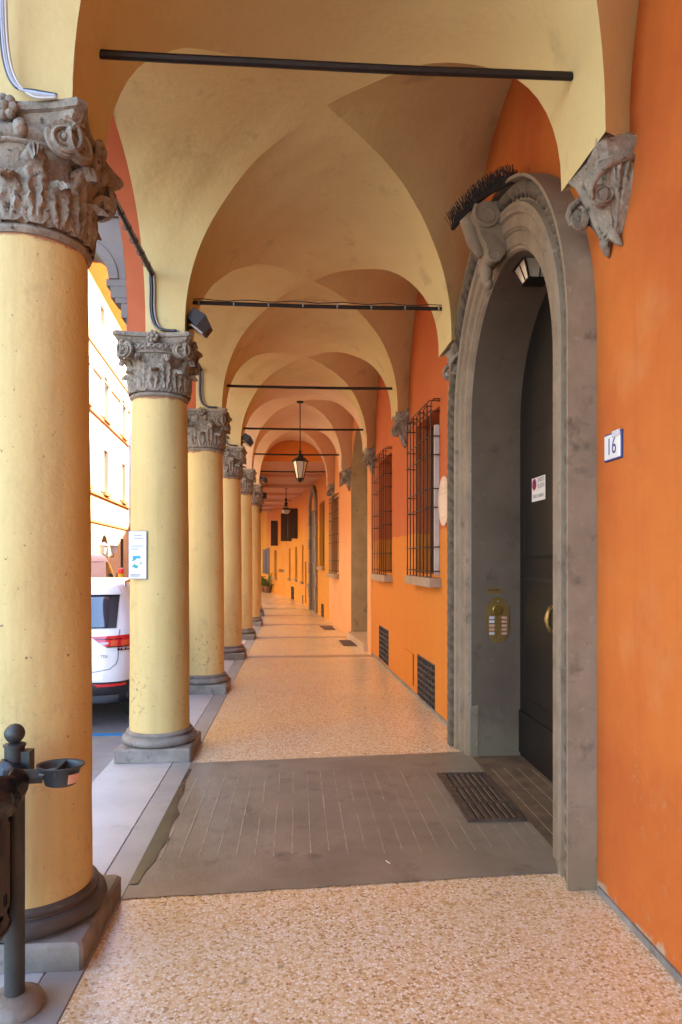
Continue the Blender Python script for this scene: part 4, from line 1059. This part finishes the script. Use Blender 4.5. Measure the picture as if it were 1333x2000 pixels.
# ------------------------------------------------------------------ notice on the second column
nt_ = thing('column_notice', 'small white notice with blue and green shapes fixed to a yellow column', 'sign', (-1.345, 5.868, 1.735))
NM = Matrix.Translation((-1.338, 5.862, 1.735)) @ Matrix.Rotation(R(-14), 4, 'Z')
def nput(b): b.map(lambda x, y, z: tuple(NM @ Vector((x, y, z)))); return b
b = MB(); b.bbox(-.085, .085, 0, .012, -.205, .205, .004); nput(b).build('board', 'cable_grey', nt_)
b = MB(); b.box(-.078, .078, -.003, .001, -.198, .198); nput(b).build('sheet', 'white_enamel', nt_)
b = MB()
for z, a, c in ((.165, -.03, .04), (.14, -.035, .055), (.075, -.06, .05), (.05, -.06, .01), (-.165, -.065, .03), (-.178, -.065, .02)): b.box(a, c, -.0045, -.0035, z-.005, z+.005)
nput(b).build('text_lines', 'grey_ink', nt_)
b = MB(); b.face([(-.045, -.005, -.01), (.02, -.005, -.005), (.035, -.005, -.03), (-.005, -.005, -.028), (-.02, -.005, -.045), (-.055, -.005, -.055), (-.04, -.005, -.035)]); nput(b).build('blue_shape', 'sky_blue', nt_)
b = MB(); b.face([(-.05, -.005, -.10), (-.03, -.005, -.075), (.01, -.005, -.095), (-.005, -.005, -.115)]); b.face([(.025, -.005, -.06), (.04, -.005, -.062), (.038, -.005, -.08), (.026, -.005, -.078)]); nput(b).build('green_shape', 'teal', nt_)

# ------------------------------------------------------------------ litter bin
bn = thing('litter_bin', 'dark metal litter bin on a ball topped post with ashtray, bottom left corner', 'litter bin', (-1.09, 2.70, 0))
px_, py_ = -1.065, 2.66
m = MB(); m.lathe([(.105, 0), (.108, .02), (.098, .04), (.06, .055), (.042, .06)], 28, (px_, py_, 0)); m.build('foot', 'base_stone', bn, smooth=50)
m = MB(); m.lathe([(.036, .05), (.036, .99), (.040, .992), (.040, 1.0), (.02, 1.006)], 20, (px_, py_, 0)); m.build('post', 'bin_metal', bn, smooth=40)
m = MB(); m.sphere((px_, py_, 1.04), .037, n=18, m=12); m.build('ball_finial', 'bin_metal', bn, smooth=True)
m = MB(); m.box(px_+.03, px_+.062, py_-.02, py_+.03, .86, .975); m.build('lock_box', 'bin_metal', bn)
# basket with pierced diamonds
bx_, by_, br = -1.205, 2.47, .185
m = MB(); n = 72; zs_ = [.36, .40]+[.40+.02*i for i in range(1, 23)]+[.86]
def hole(k, z):
    for zc_ in (.445, .50, .78, .835):
        ph = (k+(.5 if zc_ in (.50, .835) else 0)*0) % 6
        o = 3 if zc_ in (.50, .835) else 0
        if abs(((k+o) % 6)-2.5)/2.2+abs(z-zc_)/.026 < 1: return True
    return False
i0 = 0
for a, c in zip(zs_, zs_[1:]):
    for k in range(n):
        if hole(k, (a+c)/2): continue
        t0, t1 = 2*pi*k/n, 2*pi*(k+1)/n
        ra, rc = (br-.02 if a < .38 else br), (br-.02 if c < .38 else br)
        m.face([(bx_+ra*math.cos(t0), by_+ra*math.sin(t0), a), (bx_+ra*math.cos(t1), by_+ra*math.sin(t1), a), (bx_+rc*math.cos(t1), by_+rc*math.sin(t1), c), (bx_+rc*math.cos(t0), by_+rc*math.sin(t0), c)])
m.build('basket', 'bin_brown', bn)
m = MB(); m.lathe([(br-.015, .37), (br-.02, .86)], 32, (bx_, by_, 0)); m.build('liner', 'black', bn)
m = MB(); m.lathe([(.02, .33), (br-.03, .34), (br+.004, .385), (br+.006, .395), (br-.01, .40)], 40, (bx_, by_, 0)); m.build('bottom_rim', 'bin_metal', bn, smooth=40)
text('S70', .06, (bx_+br*math.cos(R(-48))+.002, by_+br*math.sin(R(-48))-.002, .63), (R(90), 0, R(42)), 'cable_grey', bn, 'scratched_tag', 1)
# black bag folded over the rim
m = MB(); rb_ = random.Random(11); n = 60; rings = []
for (r_, z) in ((br-.03, .80), (br-.01, .92), (br+.012, .945), (br+.04, .93), (br+.055, .90), (br+.05, .86), (br+.035, .825), (br+.012, .80)):
    rings.append([(bx_+(r_+.012*math.sin(k*1.3+z*40)+rb_.uniform(-.006, .006))*math.cos(2*pi*k/n), by_+(r_+.012*math.sin(k*1.3+z*40)+rb_.uniform(-.006, .006))*math.sin(2*pi*k/n), z+.012*math.sin(k*.9)+rb_.uniform(-.006, .006)) for k in range(n)])
m.loft(rings, cap=False); m.build('bag', 'bag', bn, smooth=60)
# ashtray cup
ax, ay, az = -.868, 2.58, .912
m = MB(); m.tube([(bx_+.15, by_+.06, .915), (ax-.06, ay-.01, .905)], .02, 6, rb=.028); m.build('ashtray_arm', 'bin_metal', bn)
m = MB(); n = 32
def oval(rx, ry, z): return [(ax+rx*math.cos(2*pi*k/n), ay+ry*math.sin(2*pi*k/n), az+z) for k in range(n)]
m.loft([oval(.045, .035, -.045), oval(.055, .045, -.04), oval(.070, .058, .015), oval(.086, .07, .028), oval(.086, .07, .033), oval(.076, .06, .030), oval(.06, .048, .0)]); m.build('ashtray', 'bin_metal', bn, smooth=35)
m = MB(); m.box(ax-.003, ax+.003, ay-.058, ay+.058, az, az+.029); m.build('divider', 'bin_metal', bn)
m = MB()
for k in range(8):
    m.box(ax-.06+.008*k, ax-.058+.008*k, ay-.04, ay+.04, az+.004, az+.008); m.box(ax-.065, ax-.004, ay-.04+.01*k, ay-.038+.01*k, az+.004, az+.008)
m.build('stub_grid', 'cable_grey', bn)
m = MB()
def pt(a, z, e): rr_ = .0635+e+(z+.03)*.27; return (ax+rr_*1.03*math.cos(a), ay+rr_*.85*math.sin(a), az+z)
m.grid(lambda u, v: pt(R(-55+38*u), -.03+.036*v, .003), 8, 2); m.build('sticker', 'label_pink', bn)

# ------------------------------------------------------------------ cars
class Body:
    def __init__(s, rows, n=5., ox=0, oy=0, oz=0): s.rows = rows; s.n = n; s.o = (ox, oy, oz)
    def row(s, z):
        P = s.rows
        for a, b in zip(P, P[1:]):
            if z <= b[0]:
                t = (z-a[0])/(b[0]-a[0]); t = max(0, t); return [a[i]+(b[i]-a[i])*t for i in (1, 2, 3)]
        return list(P[-1][1:4])
    def rear(s, x, z, e=0.):
        w_, yr, yf = s.row(z); hy = (yf-yr)/2; q = max(0, 1-abs(x/w_)**s.n)
        return (s.o[0]+x, s.o[1]+(yr+yf)/2-hy*q**(1/s.n)-e, s.o[2]+z)
    def side(s, y, z, sg=1, e=0.):
        w_, yr, yf = s.row(z); hy = (yf-yr)/2; ym = (yr+yf)/2; q = max(0, 1-abs((y-ym)/hy)**s.n)
        return (s.o[0]+sg*(w_*q**(1/s.n)+e), s.o[1]+y, s.o[2]+z)
    def shell(s, zs, N=72):
        m = MB(); rings = []
        for z in zs:
            w_, yr, yf = s.row(z); hy = (yf-yr)/2; ym = (yr+yf)/2; ring = []
            for k in range(N):
                a = 2*pi*k/N; c, sn = math.cos(a), math.sin(a); p = 2/s.n
                ring.append((s.o[0]+w_*math.copysign(abs(c)**p, c), s.o[1]+ym+hy*math.copysign(abs(sn)**p, sn), s.o[2]+z))
            rings.append(ring)
        m.loft(rings); return m
    def patch(s, quad, e, nx=10, nz=8):      # quad: four (x, z), bottom-left, bottom-right, top-right, top-left seen from behind
        (a, b, c, d) = quad
        def fn(u, v):
            x = (a[0]*(1-u)+b[0]*u)*(1-v)+(d[0]*(1-u)+c[0]*u)*v; z = (a[1]*(1-u)+b[1]*u)*(1-v)+(d[1]*(1-u)+c[1]*u)*v
            return s.rear(x, z, e)
        return MB().grid(fn, nx, nz)
    def spatch(s, quad, e, sg=1, nx=10, nz=6):
        (a, b, c, d) = quad
        def fn(u, v):
            y = (a[0]*(1-u)+b[0]*u)*(1-v)+(d[0]*(1-u)+c[0]*u)*v; z = (a[1]*(1-u)+b[1]*u)*(1-v)+(d[1]*(1-u)+c[1]*u)*v
            return s.side(y, z, sg, e)
        return MB().grid(fn, nx, nz)
def wheel(par, x, y, z, r=.34):
    m = MB(); m.lathe([(r*.6, -.11), (r*.96, -.11), (r, -.07), (r, .07), (r*.96, .11), (r*.6, .11)], 28); m.map(lambda a, b, c: (x+c, y+a, z+r+b)); w_ = m.build('wheel', 'tyre', par, smooth=40)
    m = MB(); m.lathe([(r*.62, -.1), (r*.62, .1), (r*.2, .112)], 20); m.map(lambda a, b, c: (x+c, y+a, z+r+b)); m.build('rim', 'chrome', w_, smooth=40)
CX0, CY0, CZ0 = -2.655, 7.47, -.17
car = thing('parked_car', 'white car parked at the kerb, rear with red tail lamps towards the camera', 'car', (CX0, CY0, CZ0))
B = Body([(.27, .80, .16, 4.3), (.33, .86, .06, 4.40), (.45, .895, .0, 4.45), (.60, .915, .0, 4.46), (.72, .92, .035, 4.44), (.85, .92, .06, 4.40), (.96, .915, .075, 3.9), (1.04, .90, .10, 3.45), (1.10, .875, .13, 3.2), (1.25, .80, .25, 2.95), (1.40, .735, .37, 2.65), (1.50, .69, .46, 2.35), (1.56, .65, .52, 2.15), (1.60, .60, .62, 2.0), (1.625, .50, .85, 1.8), (1.635, .35, 1.0, 1.6)], 7.0, CX0, CY0, CZ0)
B.shell([.545, .60, .66, .72, .78, .85, .90, .96, 1.04, 1.10, 1.17, 1.25, 1.33, 1.40, 1.46, 1.50, 1.54, 1.56, 1.58, 1.60, 1.615, 1.625, 1.635]).build('body', 'car_white', car, smooth=35)
B.shell([.27, .30, .33, .39, .45, .50, .545]).build('lower_bumper', 'car_black', car, smooth=35)
B.patch(((-.78, .30), (.78, .30), (.80, .40), (-.80, .40)), .012, 16, 3).build('diffuser', 'car_grey', car, smooth=True)
B.patch(((.52, .495), (.79, .495), (.79, .525), (.48, .525)), .006, 8, 2).build('reflector', 'lamp_red', car, smooth=True)
B.patch(((-.79, .495), (-.52, .495), (-.48, .525), (-.79, .525)), .006, 8, 2).build('reflector', 'lamp_red', car, smooth=True)
rw = B.patch(((-.68, 1.115), (.68, 1.115), (.635, 1.465), (-.635, 1.465)), .014, 18, 8).build('rear_window', 'car_black', car, smooth=True)
B.patch(((-.60, 1.125), (.60, 1.125), (.54, 1.45), (-.54, 1.45)), .02, 18, 8).build('glass', 'car_glass', rw, smooth=True)
B.patch(((-.66, 1.47), (.66, 1.47), (.60, 1.545), (-.60, 1.545)), .05, 14, 3).build('spoiler', 'car_white', car, smooth=True)
for sg in (-1, 1):
    q = ((.58, .92), (.90, .905), (.90, 1.045), (.43, 1.025)) if sg > 0 else ((-.90, .905), (-.58, .92), (-.43, 1.025), (-.90, 1.045))
    tl = B.patch(q, .010, 16, 8).build('tail_lamp', 'lamp_red', car, smooth=True)
    def cell(a, c, z0, z1, m_, nm):
        a2, c2 = (a, c) if sg > 0 else (-c, -a); B.patch(((a2, z0), (c2, z0), (c2, z1), (a2, z1)), .016, 5, 2).build(nm, m_, tl, smooth=True)
    cell(.53, .62, .945, .968, 'label_white', 'lamp_cell'); cell(.645, .71, .925, .985, 'lamp_orange', 'lamp_cell'); cell(.745, .82, .925, .985, 'lamp_orange', 'lamp_cell')
    cell(.60, .90, .91, .922, 'lamp_dark', 'lamp_shade'); cell(.48, .90, .995, 1.005, 'lamp_dark', 'lamp_shade'); cell(.71, .90, .875, .902, 'lamp_dark', 'lamp_foot'); cell(.73, .89, .888, .899, 'label_white', 'lamp_strip')
    B.spatch(((.75, 1.12), (2.4, 1.10), (2.15, 1.44), (.95, 1.44)), .006, sg).build('side_window', 'car_glass', car, smooth=True)
    m = MB(); m.tube([B.side(.72, 1.555, sg, 0), B.side(.8, 1.60, sg, .02), B.side(1.2, 1.615, sg, .05), B.side(2.0, 1.60, sg, .03)], .018, 6); m.build('roof_rail', 'chrome', car, smooth=True)
# tailgate seam and badge
P = [B.rear(.715, 1.10-.035*k, .003) for k in range(10)]+[B.rear(.70, .735, .003), B.rear(.64, .68, .003), B.rear(.50, .657, .003)]+[B.rear(.5-.1*k, .652, .003) for k in range(1, 11)]+[B.rear(-.64, .68, .003), B.rear(-.70, .735, .003)]
m = MB(); m.tube(P, .004, 5); m.build('tailgate_seam', 'car_grey', car)
p = B.rear(.575, .815, .006); text('TDI', .045, p, (R(90), 0, R(4)), 'car_grey', car, 'badge', 1.1)
B.patch(((-.26, .66), (.26, .66), (.26, .77), (-.26, .77)), .01, 8, 2).build('number_plate', 'white_enamel', car)
for x in (-.76, .76):
    for y in (.85, 3.55): wheel(car, CX0+x, CY0+y, CZ0)

VX, VY, VZ = -7.25, 20.3, -.17
van = thing('parked_van', 'white delivery van parked across the street beyond the white car', 'van', (VX, VY, VZ))
V = Body([(.25, .92, .05, 5.0), (.5, .96, .0, 5.1), (1.0, .97, .0, 5.0), (1.15, .965, .01, 4.4), (1.6, .94, .05, 3.9), (1.9, .90, .10, 3.45), (2.0, .86, .14, 3.2), (2.06, .75, .22, 3.0), (2.09, .5, .5, 2.7)], 7, VX, VY, VZ)
V.shell([.25, .4, .5, .8, 1.0, 1.15, 1.35, 1.6, 1.8, 1.9, 1.96, 2.0, 2.04, 2.06, 2.08, 2.09]).build('body', 'van_white', van, smooth=35)
V.spatch(((2.75, 1.15), (4.05, 1.15), (3.45, 1.78), (2.85, 1.78)), .006).build('cab_window', 'car_glass', van, smooth=True)
V.spatch(((.25, 1.78), (2.7, 1.78), (2.7, 1.80), (.25, 1.80)), .006, 1, 10, 1).build('side_seam', 'cable_grey', van)
V.patch(((-.75, 1.15), (.75, 1.15), (.68, 1.7), (-.68, 1.7)), .006).build('rear_window', 'car_glass', van, smooth=True)
m = MB(); m.bbox(VX+.98, VX+1.2, VY+3.95, VY+4.1, VZ+1.1, VZ+1.4, .02); m.build('mirror', 'car_black', van)
for x in (-.8, .8):
    for y in (.9, 4.1): wheel(van, VX+x, VY+y, VZ)
# red and yellow road lamp beyond the car
p = unproj(236.5, 1120, 16)
wl = thing('road_lamp', 'small red and yellow warning lamp on a post beyond the car', 'warning lamp', (p.x, p.y, -.17))
m = MB(); m.tube([(p.x, p.y, -.17), (p.x, p.y, p.z-.14)], .03, 8); m.build('post', 'cable_grey', wl)
m = MB(); m.lathe([(.05, -.17), (.065, -.14), (.07, 0)], 14, (p.x, p.y, p.z)); m.build('yellow_lens', 'signal_yellow', wl, smooth=40)
m = MB(); m.lathe([(.075, 0), (.08, .04), (.06, .11), (.02, .13)], 14, (p.x, p.y, p.z)); m.build('red_lens', 'signal_red', wl, smooth=40)

# ------------------------------------------------------------------ palazzo across the street
PB = unproj(252, 1000, 36); PA = unproj(165, 1000, 26.2)
dirp = (Vector((PB.x-PA.x, PB.y-PA.y, 0))).normalized()
p0 = Vector((PB.x, PB.y, 0))-dirp*34
nrm = Vector((dirp.y, -dirp.x, 0))
if nrm.x < 0: nrm = -nrm
FP = (p0, dirp, nrm, 34.0)
pal = thing('palazzo', 'sunlit pale yellow palazzo with louvred shutters and wide orange eaves across the street', 'building', tuple(p0+dirp*28))
def psz(u, v, d=0): s = s_at(FP, u, d); return s, z_at(FP, s, v, d)
wins = []
for u in (168, 206.5, 241): wins.append((s_at(FP, u), 4.62, 6.5))
s_dw, s_dn = s_at(FP, 196), s_at(FP, 211)
dmid, drad = (s_dw+s_dn)/2, abs(s_dn-s_dw)/2
zsp = z_at(FP, dmid, 1045)-drad
s_k0, s_k1 = s_at(FP, 236), s_at(FP, 241.5); zk = z_at(FP, s_k0, 1052)
ZE = z_at(FP, 34, 650, .8)-.3
ww = .52
hol = [(dmid-drad, dmid+drad, 0, lambda s: zsp+math.sqrt(max(0, drad**2-(s-dmid)**2)), 16), (s_k0, s_k1, 0, zk, 1)]
for s, z0, z1 in wins:
    for dz in (0, 3.25): hol.append((s-ww, s+ww, z0+dz, z1+dz, 1))
s6 = s_at(FP, 201); hol.append((s6-.35, s6+.35, ZE-1.6, ZE-.8, 1)); s7 = s_at(FP, 236); hol.append((s7-.35, s7+.35, ZE-1.6, ZE-.8, 1))
for s in range(3, 22, 4):
    for z0 in (4.62, 7.87): hol.append((s-ww, s+ww, z0, z0+1.88, 1))
wall_mesh(FP, 3.25, ZE, [h for h in hol if h[2] > 3.3]).build('wall', 'palazzo', pal)
wall_mesh(FP, -.17, 3.25, [h for h in hol if h[2] <= 3.3]).build('ground_floor_wall', 'palazzo_low', pal)
def pwin(s0, s1, z0, z1):
    m = reveal(FP, s0, s1, z0, z1, .2); o = m.build('window', 'palazzo', pal)
    wbox(FP, s0, s1, -.22, -.18, z0, z1).build('pane', 'car_glass', o)
    if z1-z0 > 1.2:
        for a, c in ((s0-.5, s0-.01), (s1+.01, s1+.5)):
            q = wbox(FP, a, c, .01, .05, z0, z1).build('shutter', 'pale_house', o)
        for k in range(2):
            m = MB()
            for i in range(22): wbox(FP, (s0-.46, s1+.05)[k], (s0-.05, s1+.46)[k], .05, .062, z0+.06+(z1-z0-.1)*i/22, z0+.06+(z1-z0-.1)*(i+.45)/22, m)
            m.build('louvres', 'cable_grey', o)
        wbox(FP, s0-.1, s1+.1, -.1, .14, z0-.14, z0-.01).build('sill', 'string_orange', o)
for h in hol[2:]: pwin(h[0], h[1], h[2], h[3])
m = wbox(FP, s_k0, s_k1, -.2, -.15, 0, zk); m.build('door', 'wood_brown', pal)
A = arc_pts(dmid-drad, dmid+drad, -.17, zsp, 16); fP = W(FP)
m = MB(); m.loft([[fP(s, .02, z) for s, z in A], [fP(s, -.5, z) for s, z in A]], cap=False, closed=False); dwy = m.build('archway', 'palazzo', pal)
m = MB(); m.face([fP(s, -.5, z) for s, z in A]); m.build('door', 'wood_brown', dwy)
for z in (3.25, 4.40, 7.67, 9.45, 10.43):
    wbox(FP, 0, 34, 0, .07 if z != 3.25 else .04, z-.05, z+.04).build('string_course', 'string_orange', pal)
m = MB(); m.loft([[fP(0, 0, ZE-.25), fP(0, .55, ZE), fP(0, .75, ZE+.05), fP(0, .75, ZE+.2), fP(0, -2, ZE+.6)], [fP(34, 0, ZE-.25), fP(34, .55, ZE), fP(34, .75, ZE+.05), fP(34, .75, ZE+.2), fP(34, -2, ZE+.6)]]); m.build('eaves', 'eaves_orange', pal)
m = MB(); m.tube([fP(0, .82, ZE+.16), fP(34, .82, ZE+.16)], .09, 8); m.build('gutter', 'gutter', pal)
m = MB(); m.tube([fP(33.9, .1, ZE-.1), fP(33.9, .1, -.1)], .07, 8); m.build('downpipe', 'gutter', pal)
wbox(FP, 0, 34, -6, -.6, -.17, ZE-.1).build('mass', 'palazzo', pal)
for i, u in enumerate((203, 222.5)):
    s, z = psz(u, 1075, .3)
    t = thing('wall_lantern', ('glazed wall lantern left of the arched palazzo door', 'glazed wall lantern between the two palazzo doors')[i], 'lantern', fP(s, 0, z), 'lanterns on the palazzo front')
    def hx2(r_, z2): q = fP(s, .3, 0); return [(q[0]+r_*math.cos(pi/3*k), q[1]+r_*math.sin(pi/3*k), z+z2) for k in range(6)]
    m = MB(); m.loft([hx2(.19, .18), hx2(.19, .20), hx2(.05, .34)]); m.build('cap', 'gutter', t)
    m = MB(); m.loft([hx2(.16, .18), hx2(.09, -.16)]); m.build('glass', 'lamp_frost', t)
    m = MB(); m.tube([fP(s, -.02, z-.3), fP(s, .3, z-.28), fP(s, .3, z-.16)], .02, 6); m.build('bracket', 'iron', t)
# next house along, closing the street
nh = thing('white_house', 'bright pale house beyond the palazzo downpipe', 'building', fP(40, -.4, 0))
wbox(FP, 34.1, 60, -6, -.1, -.17, ZE-1.5).build('wall', 'pale_house', nh)
wbox(FP, 34.05, 60, -6, .4, ZE-1.5, ZE-1.2).build('eaves', 'eaves_orange', nh)
fh = thing('far_street_house', 'low reddish house where the street bends away', 'building', (-14, 66, 0))
b = MB(); b.box(-22, -8, 66, 70, -.17, 9); b.build('wall', 'salmon_plaster', fh)

# grey stone arch and overhang outside the second column
sa = thing('stone_overhang', 'grey stone arch on a stepped corbel outside the arcade above the notice column', 'stone arch', (-1.6, 6.05, 3.65))
def zc6(u, v, zc=5.95): p = unproj(u, v, zc); return p.x, p.z
yA, yB = 5.96, 6.24
ac, rad = -1.885, .285; zs6 = 4.10
arcv = [(ac+rad*math.cos(pi*i/20), zs6+rad*math.sin(pi*i/20)) for i in range(21)]
out = [(-1.421, zs6), (ac+rad, zs6)]+arcv[1:-1]+[(ac-rad, zs6), (-2.5, zs6), (-2.5, 4.62), (-1.421, 4.62)]
m = MB(); m.loft([[(x, yA, z) for x, z in out], [(x, yB, z) for x, z in out]]); m.build('spandrel', 'grey_stone', sa)
m = MB(); m.loft([[(ac+r_*math.cos(pi*i/20), y_, zs6+r_*math.sin(pi*i/20)) for r_, y_ in ((rad-.004, yA-.012), (rad+.075, yA-.012), (rad+.09, yA+.01), (rad-.004, yA+.05))] for i in range(21)], cap=True); m.build('archivolt', 'grey_stone', sa, smooth=30)
for z0, z1, xo in ((4.040, 4.098, -1.625), (3.940, 4.037, -1.59), (3.895, 3.937, -1.55), (3.770, 3.892, -1.50), (3.62, 3.767, -1.455)):
    m = MB(); m.box(xo, -1.422, yA+.0, yB, z0, z1); m.build('corbel_step', 'grey_stone', sa)
m = MB(); m.box(-2.5, -1.422, yA-.03, yB, 4.625, 4.66); m.box(-2.5, -1.422, yA-.05, yB, 4.663, 4.76); m.build('band', 'grey_stone', sa)
for z0, z1, xo in ((4.040, 4.098, -2.19), (3.8, 4.037, -2.25)):
    m = MB(); m.box(-2.5, xo, yA+.0, yB, z0, z1); m.build('corbel_step', 'grey_stone', sa)
m = MB(); m.box(-2.5, -1.422, 5.99, 7.2, 4.76, 10.5); m.build('overhang_wall', 'red_plaster', sa)
for o in sa.children:
    pass

# ------------------------------------------------------------------ far details: plants, bicycle
def plant(p, h, lab):
    t = thing('potted_plant', lab, 'plant', (p.x, p.y, 0), 'potted plants at the far end of the portico')
    m = MB(); m.lathe([(.14, 0), (.19, .3), (.2, .32), (.16, .32)], 14, (p.x, p.y, 0)); m.build('pot', 'pot', t, smooth=40)
    m = MB()
    for k in range(26):
        a = random.uniform(0, 2*pi); l_ = random.uniform(.35, .6); e_ = random.uniform(.2, 1.2)
        q0 = Vector((p.x, p.y, .3)); d_ = Vector((math.cos(a)*math.cos(e_), math.sin(a)*math.cos(e_), math.sin(e_)))
        sd_ = Vector((-math.sin(a), math.cos(a), 0))*.05; q1 = q0+d_*l_*h*.6; q2 = q0+d_*l_*h+Vector((0, 0, -.12*l_))
        m.face([q0, q1+sd_, q2, q1-sd_])
    m.build('leaves', 'leaf_green', t)
plant(on_floor(523.5, 1157.5), 1.6, 'leafy green pot plant against the yellow house')
plant(on_floor(516, 1156), 1.3, 'small leafy pot plant nearest the end house')
bp = on_floor(511, 1176)
bk = thing('bicycle', 'bicycle leaning by the far columns at the end of the portico', 'bicycle', (bp.x-.1, bp.y, 0))
bx0, by0 = bp.x-.1, bp.y
for dy in (-.52, .52):
    m = MB(); m.tube([(bx0, by0+dy+.33*math.cos(2*pi*k/24), .34+.33*math.sin(2*pi*k/24)) for k in range(25)], .016, 6, cap=False)
    for k in range(8): m.tube([(bx0, by0+dy, .34), (bx0, by0+dy+.32*math.cos(2*pi*k/8), .34+.32*math.sin(2*pi*k/8))], .003, 4)
    m.build('wheel', 'tyre', bk)
m = MB(); 
for a, c in (((-.52, .34), (-.18, .86)), ((-.18, .86), (.36, .80)), ((.36, .80), (-.05, .32)), ((-.05, .32), (-.52, .34)), ((-.05, .32), (-.2, .92)), ((.52, .34), (.34, .98))):
    m.tube([(bx0, by0+a[0], a[1]), (bx0, by0+c[0], c[1])], .014, 6)
m.build('frame', 'iron', bk)
m = MB(); m.tube([(bx0-.25, by0+.28, 1.0), (bx0, by0+.34, .99), (bx0+.25, by0+.28, 1.0)], .014, 6); m.build('handlebar', 'iron', bk)
m = MB(); m.bbox(bx0-.07, bx0+.07, by0-.34, by0-.08, .92, .97, .02); m.build('saddle', 'black', bk)
